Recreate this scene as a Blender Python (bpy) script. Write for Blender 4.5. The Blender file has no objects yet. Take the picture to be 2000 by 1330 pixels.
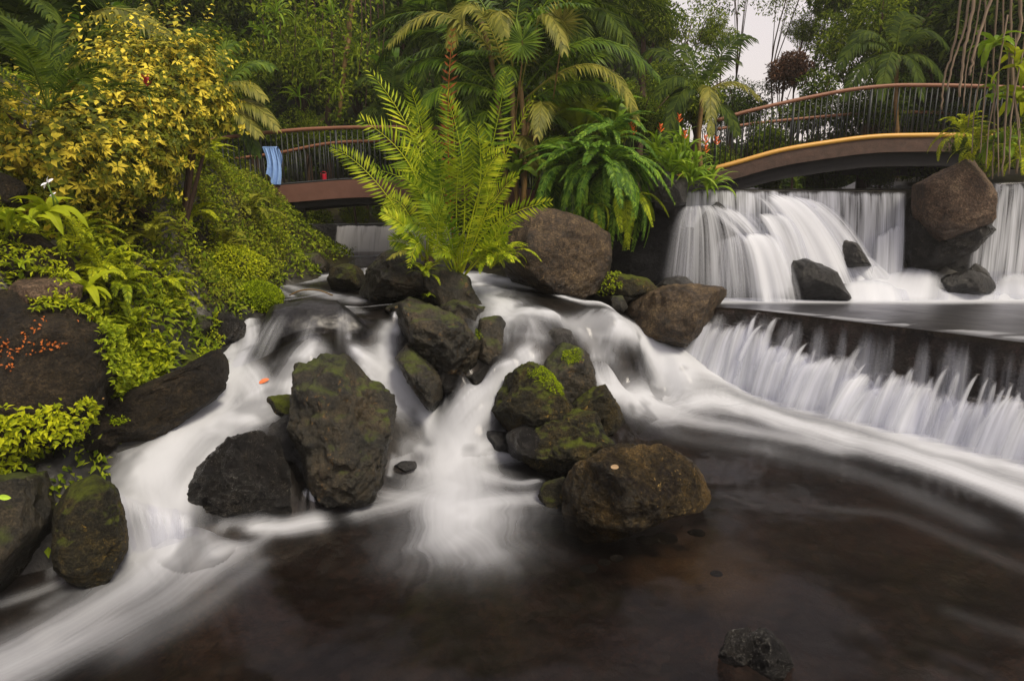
import bpy, math, random
import numpy as np
from mathutils import Vector, Matrix
SC = bpy.context.scene
COL = SC.collection
# ---------------------------------------------------------------- camera
CAM_H = 2.5; FPX = 1200.0; HOR = 420.0
PIT = math.atan((665 - HOR) / FPX)
cam_d = bpy.data.cameras.new('camera'); cam = bpy.data.objects.new('camera', cam_d); COL.objects.link(cam)
cam_d.sensor_width = 36; cam_d.lens = 36 * FPX / 2000; cam_d.clip_end = 400; cam_d.clip_start = 0.05
cam.location = (0, 0, CAM_H); cam.rotation_euler = (math.pi / 2 - PIT, 0, 0)
SC.camera = cam
# ---------------------------------------------------------------- light
w = bpy.data.worlds.new('World'); SC.world = w; w.use_nodes = True
wn = w.node_tree; wn.nodes.clear()
sky = wn.nodes.new('ShaderNodeTexSky'); sky.sky_type = 'NISHITA'; sky.sun_disc = False
sky.sun_elevation = math.radians(53); sky.sun_rotation = math.radians(138); sky.dust_density = 5; sky.air_density = 1.5
b1 = wn.nodes.new('ShaderNodeBackground'); b1.inputs['Strength'].default_value = 0.05
b2 = wn.nodes.new('ShaderNodeBackground'); b2.inputs['Color'].default_value = (1.0, 0.85, 0.80, 1); b2.inputs['Strength'].default_value = 0.64
ad = wn.nodes.new('ShaderNodeAddShader'); wo = wn.nodes.new('ShaderNodeOutputWorld')
wn.links.new(sky.outputs[0], b1.inputs['Color'])
wn.links.new(b1.outputs[0], ad.inputs[0]); wn.links.new(b2.outputs[0], ad.inputs[1]); wn.links.new(ad.outputs[0], wo.inputs[0])
sd = bpy.data.lights.new('sun', 'SUN'); sd.energy = 3.0; sd.angle = math.radians(16); sd.color = (1.0, 0.89, 0.70)
sun = bpy.data.objects.new('sun', sd); COL.objects.link(sun)
sun.rotation_euler = Vector((-0.5, 0.55, -1.0)).to_track_quat('-Z', 'Y').to_euler()   # from behind the camera's right, high
SC.view_settings.view_transform = 'Standard'; SC.view_settings.look = 'None'
SC.view_settings.exposure = 0.18; SC.view_settings.gamma = 1.0
SC.view_settings.use_curve_mapping = False
SC.cycles.use_denoising = True; SC.cycles.max_bounces = 6; SC.cycles.transparent_max_bounces = 16
SC.cycles.diffuse_bounces = 3; SC.cycles.glossy_bounces = 2; SC.cycles.transmission_bounces = 3; SC.cycles.volume_bounces = 0
SC.cycles.caustics_reflective = False; SC.cycles.caustics_refractive = False
# ---------------------------------------------------------------- maths
SP, CP = math.sin(PIT), math.cos(PIT)
def ray(px, py):
    v = (665 - py) / FPX; u = (px - 1000) / FPX
    return np.array([u, CP + v * SP, -SP + v * CP])
def at(px, py, D):                       # point at world depth Y = D
    d = ray(px, py); return np.array([0, 0, CAM_H]) + d * (D / d[1])
def atz(px, py, z):
    d = ray(px, py); return np.array([0, 0, CAM_H]) + d * ((z - CAM_H) / d[2])
def U(D): return D / FPX                  # metres per photo pixel at depth D
def smooth(a, b, x):
    t = np.clip((x - a) / (b - a), 0, 1); return t * t * (3 - 2 * t)
def _h(ix, iy, iz, s):
    n = (ix * 374761393 + iy * 668265263 + iz * 2147483647 + s * 974634777) & 0xFFFFFFFF
    n = ((n ^ (n >> 13)) * 1274126177) & 0xFFFFFFFF
    n = ((n ^ (n >> 15)) * 2246822519) & 0xFFFFFFFF
    return ((n ^ (n >> 16)) & 0xFFFFFF) / float(0xFFFFFF)
def vnoise(p, s=0):                      # value noise in 0..1, p is Nx3
    p = np.asarray(p, float); i = np.floor(p).astype(np.int64); f = p - i; f = f * f * (3 - 2 * f)
    x, y, z = i[:, 0], i[:, 1], i[:, 2]; fx, fy, fz = f[:, 0], f[:, 1], f[:, 2]
    def L(a, b, t): return a + (b - a) * t
    return L(L(L(_h(x, y, z, s), _h(x + 1, y, z, s), fx), L(_h(x, y + 1, z, s), _h(x + 1, y + 1, z, s), fx), fy),
             L(L(_h(x, y, z + 1, s), _h(x + 1, y, z + 1, s), fx), L(_h(x, y + 1, z + 1, s), _h(x + 1, y + 1, z + 1, s), fx), fy), fz)
def fbm(p, o=4, s=0, lac=2.03, g=0.5):
    p = np.asarray(p, float); a, t, n = 1.0, 0, 0
    for k in range(o):
        t = t + a * vnoise(p + 17.3 * k, s + k); n += a; a *= g; p = p * lac
    return t / n
def p3(x, y, z=None):
    x = np.asarray(x, float); y = np.asarray(y, float)
    return np.stack([x, y, np.zeros_like(x) if z is None else z], 1)
def rbf_fit(pts, vals, lam=0.02):
    pts = np.array(pts, float); n = len(pts)
    K = np.sqrt(((pts[:, None] - pts[None]) ** 2).sum(2) + .015) - np.eye(n) * lam
    A = np.zeros((n + 1, n + 1)); A[:n, :n] = K; A[n, :n] = 1; A[:n, n] = 1
    s = np.linalg.solve(A, np.append(vals, 0)); return pts, s
def rbf(m, X, Y):
    pts, s = m; sh = np.shape(X); X = np.ravel(X); Y = np.ravel(Y); out = np.full(len(X), s[-1], float)
    for (a, b), wt in zip(pts, s[:-1]): out += wt * np.sqrt((X - a) ** 2 + (Y - b) ** 2 + .015)
    return out.reshape(sh)
# ---------------------------------------------------------------- meshes
def tag(o, label=None, cat=None, group=None, kind=None):
    if label: o['label'] = label
    if cat: o['category'] = cat
    if group: o['group'] = group
    if kind: o['kind'] = kind
    return o
def meshdata(name, V, F, mat=None, smooth_=True, attrs=None, vattrs=None):
    V = np.asarray(V, np.float32); F = np.asarray(F, np.int32); k = F.shape[1]
    me = bpy.data.meshes.new(name); me.vertices.add(len(V)); me.vertices.foreach_set('co', V.ravel())
    me.loops.add(F.size); me.loops.foreach_set('vertex_index', F.ravel())
    me.polygons.add(len(F)); me.polygons.foreach_set('loop_start', np.arange(0, F.size, k, dtype=np.int32))
    me.polygons.foreach_set('loop_total', np.full(len(F), k, np.int32))
    me.polygons.foreach_set('use_smooth', np.full(len(F), smooth_, bool))
    me.update(calc_edges=True)
    for n, a in (attrs or {}).items():
        at_ = me.attributes.new(n, 'FLOAT', 'POINT'); at_.data.foreach_set('value', np.asarray(a, np.float32))
    for n, a in (vattrs or {}).items():
        at_ = me.attributes.new(n, 'FLOAT_VECTOR', 'POINT'); at_.data.foreach_set('vector', np.asarray(a, np.float32).ravel())
    if mat: me.materials.append(mat)
    return me
def obj(name, me, parent=None, loc=None, rot=None, scl=None):
    o = bpy.data.objects.new(name, me); COL.objects.link(o)
    if parent is not None: o.parent = parent
    if loc is not None: o.location = tuple(loc)
    if rot is not None: o.rotation_euler = rot
    if scl is not None: o.scale = scl if hasattr(scl, '__len__') else (scl,) * 3
    return o
def empty(name, loc, label=None, cat=None, group=None, rz=0):
    o = bpy.data.objects.new(name, None); COL.objects.link(o); o.location = tuple(loc); o.rotation_euler = (0, 0, rz)
    o.empty_display_size = 0.1
    return tag(o, label, cat, group)
def grid_faces(nr, nc):
    i = np.arange(nr * nc).reshape(nr, nc)
    return np.stack([i[:-1, :-1], i[:-1, 1:], i[1:, 1:], i[1:, :-1]], -1).reshape(-1, 4)
def merge(parts):
    Vs, Fs, n = [], [], 0
    for V, F in parts: Vs.append(V); Fs.append(np.asarray(F) + n); n += len(V)
    return np.concatenate(Vs), np.concatenate(Fs)
def catmull(P, n):
    P = np.asarray(P, float)
    if len(P) == 2: return P[0] + (P[1] - P[0]) * np.linspace(0, 1, n)[:, None]
    Q = np.vstack([2 * P[0] - P[1], P, 2 * P[-1] - P[-2]]); t = np.linspace(0, len(P) - 1 - 1e-9, n); i = t.astype(int); f = (t - i)[:, None]
    a, b, c, d = Q[i], Q[i + 1], Q[i + 2], Q[i + 3]
    return 0.5 * (2 * b + (c - a) * f + (2 * a - 5 * b + 4 * c - d) * f ** 2 + (3 * b - a - 3 * c + d) * f ** 3)
def tube(P, R, k=6, cap=True):
    P = np.asarray(P, float); n = len(P); R = np.broadcast_to(np.asarray(R, float), (n,))
    T = np.gradient(P, axis=0); T /= np.linalg.norm(T, axis=1)[:, None] + 1e-9
    up = np.array([0, 0, 1.0]) if abs(T[:, 2]).mean() < 0.8 else np.array([1.0, 0, 0])
    A = np.cross(T, up); A /= np.linalg.norm(A, axis=1)[:, None] + 1e-9; B = np.cross(T, A)
    th = np.arange(k) * 2 * math.pi / k
    V = P[:, None] + R[:, None, None] * (np.cos(th)[None, :, None] * A[:, None] + np.sin(th)[None, :, None] * B[:, None])
    i = np.arange(n * k).reshape(n, k); j = np.roll(i, -1, 1)
    F = np.stack([i[:-1], j[:-1], j[1:], i[1:]], -1).reshape(-1, 4); V = V.reshape(-1, 3)
    if cap:
        V = np.vstack([V, P[0], P[-1]]); c0, c1 = n * k, n * k + 1
        F = np.vstack([F, np.stack([j[0], i[0], np.full(k, c0), np.full(k, c0)], -1), np.stack([i[-1], j[-1], np.full(k, c1), np.full(k, c1)], -1)])
    return V, F
def fixdeg(me):                           # quads that are really triangles
    me.validate(); return me
def tubemesh(name, parts, mat):
    V, F = merge(parts)
    m = F[:, 2] == F[:, 3]; me = bpy.data.meshes.new(name)
    q = F[~m]; t = F[m][:, :3]; L = np.concatenate([q.ravel(), t.ravel()]).astype(np.int32)
    me.vertices.add(len(V)); me.vertices.foreach_set('co', V.astype(np.float32).ravel()); me.loops.add(len(L)); me.loops.foreach_set('vertex_index', L)
    me.polygons.add(len(F)); tot = np.concatenate([np.full(len(q), 4), np.full(len(t), 3)]).astype(np.int32)
    me.polygons.foreach_set('loop_start', np.concatenate([[0], np.cumsum(tot)[:-1]]).astype(np.int32)); me.polygons.foreach_set('loop_total', tot)
    me.polygons.foreach_set('use_smooth', np.full(len(F), True)); me.update(calc_edges=True)
    me.materials.append(mat); return me
def norm(v): return v / (np.linalg.norm(v, axis=-1, keepdims=True) + 1e-9)
def leaves(P, Dr, N, L, W, fold=0.25, droop=0.15, simple=False):
    """vectorised leaves: base P, direction Dr, normal N, lengths L, widths W -> V, F(tri), per-vertex rnd"""
    P = np.asarray(P, float); n = len(P); Dr = norm(Dr); S = norm(np.cross(Dr, N)); N = norm(np.cross(S, Dr))
    L = np.broadcast_to(L, (n,))[:, None]; W = np.broadcast_to(W, (n,))[:, None]
    mid = P + Dr * L * 0.45
    l = mid + S * W * 0.5 + N * W * fold; r = mid - S * W * 0.5 + N * W * fold
    tip = P + Dr * L - N * L * droop
    if simple:
        V = np.stack([P, r, tip, l], 1).reshape(-1, 3); i = np.arange(n)[:, None] * 4
        F = np.concatenate([i + [0, 1, 2], i + [0, 2, 3]]); k = 4
    else:
        V = np.stack([P, r, mid, l, tip], 1).reshape(-1, 3); i = np.arange(n)[:, None] * 5
        F = np.concatenate([i + [0, 1, 2], i + [0, 2, 3], i + [1, 4, 2], i + [2, 4, 3]]); k = 5
    return V, F, np.repeat(np.random.rand(n), k)
def leafmesh(name, sets, mat):
    Vs, Fs, R, n = [], [], [], 0
    for V, F, r in sets: Vs.append(V); Fs.append(F + n); R.append(r); n += len(V)
    return meshdata(name, np.concatenate(Vs), np.concatenate(Fs), mat, False, {'rnd': np.concatenate(R)})
# ---------------------------------------------------------------- node helper
class NT:
    def __init__(s, name):
        s.m = bpy.data.materials.new(name); s.m.use_nodes = True; s.t = s.m.node_tree; s.t.nodes.clear(); s.out = s.t.nodes.new('ShaderNodeOutputMaterial')
    def n(s, typ, ins=None, **pr):
        nd = s.t.nodes.new('ShaderNode' + typ)
        for k, v in pr.items(): setattr(nd, k, v)
        for k, v in (ins or {}).items():
            if isinstance(v, bpy.types.NodeSocket): s.t.links.new(v, nd.inputs[k])
            else: nd.inputs[k].default_value = v
        return nd
    def ramp(s, fac, stops):
        nd = s.t.nodes.new('ShaderNodeValToRGB'); s.t.links.new(fac, nd.inputs[0]); e = nd.color_ramp.elements
        while len(e) < len(stops): e.new(0.5)
        for q, (p, c) in zip(e, stops): q.position = p; q.color = (*c, 1) if hasattr(c, '__len__') else (c, c, c, 1)
        return nd.outputs[0]
    def math(s, op, a, b=0.0, clamp=False): return s.n('Math', {0: a, 1: b}, operation=op, use_clamp=clamp).outputs[0]
    def mix(s, f, a, b):
        nd = s.n('MixRGB', {0: f, 1: a, 2: b}); return nd.outputs[0]
    def noise(s, vec, scale, detail=4, rough=0.55, dist=0.0):
        d = {'Scale': scale, 'Detail': detail, 'Roughness': rough, 'Distortion': dist}
        if vec is not None: d['Vector'] = vec
        return s.n('TexNoise', d).outputs[0]
    def attr(s, name): return s.n('Attribute', attribute_name=name)
    def done(s, sh): s.t.links.new(sh, s.out.inputs[0]); return s.m
def c4(c): return (*c, 1)
def leaf_mat(name, dark, mid, bright, trans=0.35, rough=0.55, patch=3.0, spec=0.18, st=(.22, .55, .88)):
    s = NT(name); r = s.attr('rnd').outputs['Fac']; g = s.n('NewGeometry'); o = s.n('ObjectInfo')
    nz = s.noise(g.outputs['Position'], patch, 2)
    f = s.math('ADD', s.math('MULTIPLY', r, 0.55), s.math('MULTIPLY', nz, 0.5)); f = s.math('ADD', f, s.math('MULTIPLY', o.outputs['Random'], 0.12))
    c = s.ramp(f, [(st[0], dark), (st[1], mid), (st[2], bright)])
    p = s.n('BsdfPrincipled', {'Base Color': c, 'Roughness': rough, 'Specular IOR Level': spec})
    t = s.n('BsdfTranslucent', {'Color': c}); x = s.n('MixShader', {0: trans, 1: p.outputs[0], 2: t.outputs[0]})
    return s.done(x.outputs[0])
def rock_mat(name, dark, mid, light, moss=None, moss_amt=0.0, rough=0.5, spec=0.5, scale=3.0, bump=0.6, spot=None, bd=.16, spot_amt=0.0, fine=1.0):
    s = NT(name); g = s.n('NewGeometry'); pos = g.outputs['Position']
    a = s.noise(pos, scale, 8, 0.62, 0.4); b = s.noise(pos, scale * 7, 6, 0.7); v = s.n('TexVoronoi', {'Vector': pos, 'Scale': scale * 9, 'Randomness': 1.0}).outputs['Distance']
    f = s.math('ADD', s.math('MULTIPLY', a, 0.6), s.math('MULTIPLY', b, 0.4))
    c = s.ramp(f, [(0.40, dark), (0.50, mid), (0.62, light)])
    if spot:
        q = s.noise(pos, scale * 5.5, 5, 0.65, 1.0); q2 = s.noise(pos, scale * 0.9, 2)
        m = s.ramp(s.math('ADD', s.math('MULTIPLY', q, 0.7), s.math('MULTIPLY', q2, 0.3)), [(0.60 - spot_amt * 0.2, 0.0), (0.66 - spot_amt * 0.2, 1.0)])
        c = s.mix(m, c, c4(spot))
    sp = s.noise(pos, scale * 26, 5, 0.75); c = s.n('MixRGB', {0: .8, 1: c, 2: s.ramp(sp, [(.38, .16), (.5, .62), (.62, 1.6)])}, blend_type='MULTIPLY').outputs[0]
    rgh = s.math('ADD', rough - 0.12, s.math('MULTIPLY', b, 0.3))
    if moss:
        nz = s.n('SeparateXYZ', {0: g.outputs['Normal']}).outputs[2]
        mm = s.math('ADD', s.math('MULTIPLY', nz, 0.35), s.math('ADD', s.math('MULTIPLY', s.noise(pos, scale * 1.3, 5, 0.6), 0.9), moss_amt - 0.75))
        mk = s.ramp(mm, [(0.24, 0.0), (0.44, 1.0)])
        mc = s.mix(s.noise(pos, scale * 14, 4), c4([k * 0.45 for k in moss]), c4([k * 1.5 for k in moss]))
        c = s.mix(mk, c, mc); rgh = s.mix(mk, rgh, (0.85, 0.85, 0.85, 1))
    h = s.math('ADD', s.math('MULTIPLY', s.noise(pos, scale * 4, 10, 0.72, 0.3), 1.0), s.math('MULTIPLY', v, 0.12 * fine))
    h = s.math('ADD', h, s.math('MULTIPLY', s.noise(pos, scale * 30, 4, 0.6), 0.12 * fine))
    gz = s.n('SeparateXYZ', {0: s.n('TexCoord').outputs['Generated']}).outputs[2]; wb = s.ramp(s.math('ADD', gz, s.math('MULTIPLY', a, .35)), [(.36, 1.), (.46, 0.)])
    c = s.mix(s.math('MULTIPLY', wb, .62), c, c4(dark)); rgh = s.mix(wb, rgh, (.2, .2, .2, 1))
    bp = s.n('Bump', {'Height': h, 'Strength': bump, 'Distance': bd})
    p = s.n('BsdfPrincipled', {'Base Color': c, 'Roughness': rgh, 'Specular IOR Level': spec, 'Normal': bp.outputs[0]})
    return s.done(p.outputs[0])
def plain_mat(name, c1, c2, scale=6, rough=0.6, bump=0.2, spec=0.3, stretch=(1, 1, 1)):
    s = NT(name); tc = s.n('TexCoord'); mp = s.n('Mapping', {0: tc.outputs['Object'], 'Scale': stretch})
    nz = s.noise(mp.outputs[0], scale, 6, 0.6); bp = s.n('Bump', {'Height': nz, 'Strength': bump, 'Distance': 0.03})
    return s.done(s.n('BsdfPrincipled', {'Base Color': s.mix(nz, c4(c1), c4(c2)), 'Roughness': rough, 'Specular IOR Level': spec, 'Normal': bp.outputs[0]}).outputs[0])
np.random.seed(7); random.seed(7)
# ================================================================ TERRAIN AND WATER HEIGHTS
MID_Z = 1.17
WC = [(-600,1330,0),(0,1330,0),(500,1330,0),(1000,1330,0),(1500,1330,0),(2000,1330,0),(2600,1330,0),(0,1190,0),(-400,1180,0),(250,1110,0),(400,1060,0),(650,1010,0),
 (760,950,0),(900,980,0),(1030,950,0),(1060,1100,0),(1400,950,0),(1240,850,0),(1500,850,0),(1700,890,0),(2000,950,0),(1600,1100,0),(1320,800,.04),(1450,790,.03),
 (1600,820,.02),(1900,900,0),(2300,1000,0),(2500,1100,0),(80,1140,0),(160,1140,0),(100,965,.42),(20,960,.45),(230,965,.42),(300,990,.36),(380,1005,.28),(300,1040,.18),(240,1040,.18),(360,1045,.12),(450,1020,.05),(560,1000,.05),
 (200,900,.55),(300,880,.6),(420,830,.68),(520,790,.75),(440,770,.8),(560,750,.85),(620,700,1.05),(450,690,1.0),(480,640,1.2),(550,600,1.3),(620,600,1.34),(700,600,1.34),
 (740,640,1.22),(620,655,1.24),(540,650,1.2),(760,660,1.1),(770,720,.8),(800,760,.6),(860,800,.35),(870,870,.12),(820,860,.12),(1000,740,.7),(1040,690,.95),(930,790,.4),(1000,850,.12),
 (680,850,.3),(500,880,.5),(600,880,.4),(650,560,1.42),(720,560,1.42),(550,560,1.42),(600,530,1.5),(700,510,1.58),(450,590,1.34),(380,600,1.36),(800,600,1.36),(700,500,1.6),(850,500,1.6),
 (920,545,1.5),(970,560,1.46),(850,560,1.45),(1000,610,1.3),(1100,590,1.33),(1180,600,1.25),(1200,640,1.05),(1100,632,1.17),(1000,650,1.15),(1250,660,.88),(1320,705,.5),(1180,700,.75),
 (1250,735,.35),(1190,765,.25),(1370,700,.4),(1300,765,.1),(1450,760,.08),(1120,720,.6),(1100,660,1.05),(300,700,1.0),(200,800,.8),(960,700,.95),(900,700,.95),(850,660,1.1)]
wp = [atz(a, b, z) for a, b, z in WC]
WX = [(p[0], p[1]) for p in wp]; WZ = [c[2] for c in WC]
for X, Y, Z in [(3.2, 9.6, .4), (5, 9, .1), (8, 7, 0), (3, 11, .8), (1.5, 10.5, 1.4), (-2, 14, 1.62), (0, 14, 1.62), (-6, 10, 1.4), (-6, 6, .8), (-5, 3, .1), (-1, 1, 0), (3, 1, 0), (7, 3, 0), (-4, 1, 0), (8, 1, 0)]:
    WX.append((X, Y)); WZ.append(Z)
WM = rbf_fit(WX, WZ)
def waterz(X, Y): return rbf(WM, X, Y)
def hit(px, py, fn=waterz, y0=1.5, y1=17.0):
    d = ray(px, py); t = np.linspace(y0, y1, 1600); X = d[0] / d[1] * t; Z = CAM_H + d[2] / d[1] * t
    z = fn(X, t); k = np.argmax(Z < z) if (Z < z).any() else len(t) - 1
    return np.array([X[k], t[k], z[k]])
# ground: channel bed below the water plus the banks
GC = [(x, y, z - (0.32 if z < 0.08 else 0.07)) for (x, y), z in zip(WX, WZ)]
BANK = [(-200,1180,3.9),(-100,1000,3.9),(20,1000,3.95),(-200,800,3.9),(60,880,4.1),(100,800,4.4),(0,700,4.4),(-200,600,4.2),(0,600,4.5),(180,600,5.0),(200,700,4.9),(300,780,5.3),(260,640,5.5),(400,700,6.3),
 (300,500,6.2),(400,600,6.8),(450,560,7.8),(400,500,8.0),(520,540,9.0),(540,500,10.2),(330,400,7.2),(400,400,8.2),(470,400,9.4),(535,420,10.2),(300,340,7.4),(0,430,5.0),(-200,400,4.5),(150,430,5.8),(430,330,9.8),(520,375,11.2),(480,350,12.2),(0,250,6.6),
 (200,200,8.2),(-200,200,6.5),(380,290,9.8),(330,240,10)]
for a, b, D in BANK:
    p = at(a, b, D); GC.append((p[0], p[1], p[2]))
for X, Y, Z in [(-8, 8, 4.2), (-12, 12, 6), (-9, 13, 4.2), (-7.5, 13, 3.3), (-12, 5, 4.5), (-9, 3, 4.2), (-14, 20, 7.5), (-6, 15, 2.3), (-4.6, 14.5, 1.5), (-6, 18, 2.8), (-4, 20, 2.4), (-3, 16.1, 2.1), (0, 16.1, 2.1), (0, 18, 2.15), (-3, 17.5, 2.1), (-3, 15.3, 1.3), (-1, 15.3, 1.3), (0.5, 15.3, 1.4),
   (2.2, 12, 2.6), (1.0, 12.5, 2.3), (1.2, 10.9, 2.0), (0.3, 10.6, 1.7), (2.0, 11.5, 2.4), (2.6, 11.6, 2.7), (2.0, 10.3, 1.2), (1.2, 10.0, 1.3), (3.2, 12, 2.75), (5, 11.0, 2.72), (8, 11.0, 2.72), (12, 11, 2.9), (4, 13, 2.75), (7, 13, 2.72), (7, 15, 2.8), (12, 14, 3.2), (4, 15, 2.9), (1, 15, 2.6),
   (9, 18, 3.2), (2, 20, 3.0), (15, 18, 4.5), (3.2, 10.3, .9), (5, 10.2, .9), (8, 10.2, .9), (6, 8.5, .8), (9, 8.5, .8), (11, 9.5, 2.5), (11.5, 7, 1.0), (9, 5, -.3), (4, 9.6, .8), (4.2, 9.2, .3), (6.2, 8.2, .2), (9, 7, .1), (10, 3, -.3), (10, 0, -.4), (-8, 0, 2.5), (-5, 0, .4), (-4.2, 1.5, .4), (0, -2, -.4)]:
    GC.append((X, Y, Z))
GM = rbf_fit([(a, b) for a, b, _ in GC], [c for *_, c in GC])
def groundz(X, Y):
    X = np.asarray(X, float); Y = np.asarray(Y, float); z = rbf(GM, X, Y); f = p3(X.ravel(), Y.ravel())
    n = fbm(f * 1.4, 4, 3).reshape(X.shape) - .5; n2 = fbm(f * 7, 3, 5).reshape(X.shape) - .5
    amp = np.where(z < 1.9, .10, .35)
    z = z + n * amp + n2 * .05
    lx = np.interp(X, [2.9, 3.05, 4.0, 4.7, 5.3, 6.1, 8.0], [9.1, 8.9, 8.3, 7.7, 7.2, 6.4, 5.6]); m = (X > 2.9) & (Y < lx - .05) & (Y > 3)
    if m.any(): z = np.where(m, np.minimum(z, waterz(X, Y) - .2), z)
    return z
# fan grids centred under the camera, denser where nearer
def fan(n_r, n_a, r0, r1, a0, a1):
    r = r0 * (r1 / r0) ** np.linspace(0, 1, n_r); a = np.radians(np.linspace(a0, a1, n_a))
    R, A = np.meshgrid(r, a, indexing='ij'); return R * np.sin(A), R * np.cos(A)
m_ground = rock_mat('earth', (.010, .008, .006), (.028, .02, .013), (.055, .04, .024), (.03, .05, .008), .25, .6, .4, 2.2, .5)
X, Y = fan(330, 420, 1.0, 20.5, -62, 56); Z = groundz(X, Y)
o = obj('ground', meshdata('ground', np.stack([X, Y, Z], -1).reshape(-1, 3), grid_faces(*X.shape), None)); tag(o, 'dark rocky stream bed rising to the earth banks on both sides', kind='structure')
# bed colour: brown gravel in the pool, black wet rock on the steps
s = NT('stream_bed'); g = s.n('NewGeometry'); pos = g.outputs['Position']
zz = s.n('SeparateXYZ', {0: pos}).outputs[2]
gr = s.n('TexVoronoi', {'Vector': pos, 'Scale': 16.0}); peb = s.n('TexVoronoi', {'Vector': pos, 'Scale': 60.0})
big = s.noise(pos, 0.9, 5, .6, .5)
brown = s.ramp(s.math('ADD', s.math('MULTIPLY', big, .75), s.math('MULTIPLY', s.n('SeparateColor', {0: peb.outputs['Color']}).outputs[0], .25)), [(.32, (.005, .0035, .0035)), (.5, (.010, .006, .0055)), (.66, (.036, .019, .013))])
stone = s.ramp(s.n('SeparateColor', {0: gr.outputs['Color']}).outputs[1], [(.0, (.012, .01, .009)), (.6, (.026, .02, .017)), (1.0, (.04, .023, .018))])
brown = s.mix(s.ramp(s.noise(pos, 2.6, 3), [(.45, 0.), (.6, .8)]), brown, stone)
SPT = atz(1370, 1100, -.3); dd = s.n('VectorMath', {0: pos, 1: tuple(SPT)}, operation='DISTANCE').outputs['Value']; sandm = s.ramp(s.math('ADD', dd, s.math('MULTIPLY', s.noise(pos, 4, 4), .6)), [(.45, 1.), (1.0, 0.)])
brown = s.mix(s.math('MULTIPLY', sandm, .75), brown, s.ramp(peb.outputs['Distance'], [(.1, (.16, .10, .05)), (.6, (.07, .043, .022))]))
rockc = s.ramp(s.noise(pos, 5, 8, .65), [(.38, (.007, .0068, .0066)), (.55, (.02, .019, .018)), (.7, (.042, .038, .034))])
bankc = s.ramp(s.noise(pos, 6, 8, .65), [(.35, (.012, .008, .005)), (.55, (.03, .026, .009)), (.7, (.05, .055, .012))])
c = s.mix(s.ramp(zz, [(.0, 0.), (.06, 1.)]), brown, rockc)
c = s.mix(s.ramp(s.math('SUBTRACT', zz, 1.2), [(.1, 0.), (.5, 1.)]), c, bankc)
h = s.math('ADD', s.noise(pos, 9, 10, .7), s.math('MULTIPLY', gr.outputs['Distance'], -.25))
bp = s.n('Bump', {'Height': h, 'Strength': .3, 'Distance': .06})
o.data.materials.append(s.done(s.n('BsdfPrincipled', {'Base Color': c, 'Roughness': .42, 'Specular IOR Level': .45, 'Normal': bp.outputs[0]}).outputs[0]))

# ---------------------------------------------------------------- water materials
def water_mat(name, tint, foamcol, streak=0.0, rough=.16, refl=.6, freq=55.0, vfreq=1.2, contrast=1.5):
    s = NT(name); fo = s.attr('foam').outputs['Fac']; g = s.n('NewGeometry')
    nz = s.noise(g.outputs['Position'], 1.6, 2); bp = s.n('Bump', {'Height': nz, 'Strength': .12, 'Distance': .1})
    fr = s.n('Fresnel', {'IOR': 1.33, 'Normal': bp.outputs[0]}).outputs[0]
    tr = s.n('BsdfTransparent', {'Color': c4(tint)}); gl = s.n('BsdfGlossy', {'Color': (.9, .9, .95, 1), 'Roughness': rough, 'Normal': bp.outputs[0]})
    base = s.n('MixShader', {0: s.math('MULTIPLY', fr, refl), 1: tr.outputs[0], 2: gl.outputs[0]})
    f = fo
    if streak:
        fl = s.attr('flow').outputs['Vector']; mp = s.n('Mapping', {0: fl, 'Scale': (freq, vfreq, 1)})
        a = s.noise(mp.outputs[0], 1.0, 3, .6); mp2 = s.n('Mapping', {0: fl, 'Scale': (freq * .22, vfreq * .7, 1)}); b = s.noise(mp2.outputs[0], 1.0, 2, .5)
        k = s.math('ADD', s.math('MULTIPLY', s.math('SUBTRACT', a, .5), 1.1 * contrast), s.math('MULTIPLY', s.math('SUBTRACT', b, .5), 1.6 * contrast))
        edge = s.math('MULTIPLY', s.math('MULTIPLY', fo, s.math('SUBTRACT', 1.15, fo)), 4 * streak)
        f = s.math('ADD', fo, s.math('MULTIPLY', k, edge), True)
    df = s.n('BsdfDiffuse', {'Color': c4(foamcol)}); tl = s.n('BsdfTranslucent', {'Color': c4(foamcol)})
    fs = s.n('MixShader', {0: .25, 1: df.outputs[0], 2: tl.outputs[0]})
    return s.done(s.n('MixShader', {0: f, 1: base.outputs[0], 2: fs.outputs[0]}).outputs[0])
FOAM = (.685, .715, .78)
m_water = water_mat('stream_water', (.60, .57, .54), FOAM, rough=.10, refl=.5)
m_pool = water_mat('pool_water', (.34, .32, .25), FOAM, rough=.3, refl=.85)
m_veil = water_mat('falling_water', (.93, .93, .95), FOAM, streak=.62, refl=.2, rough=.35, freq=34.0, vfreq=.9)

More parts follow.
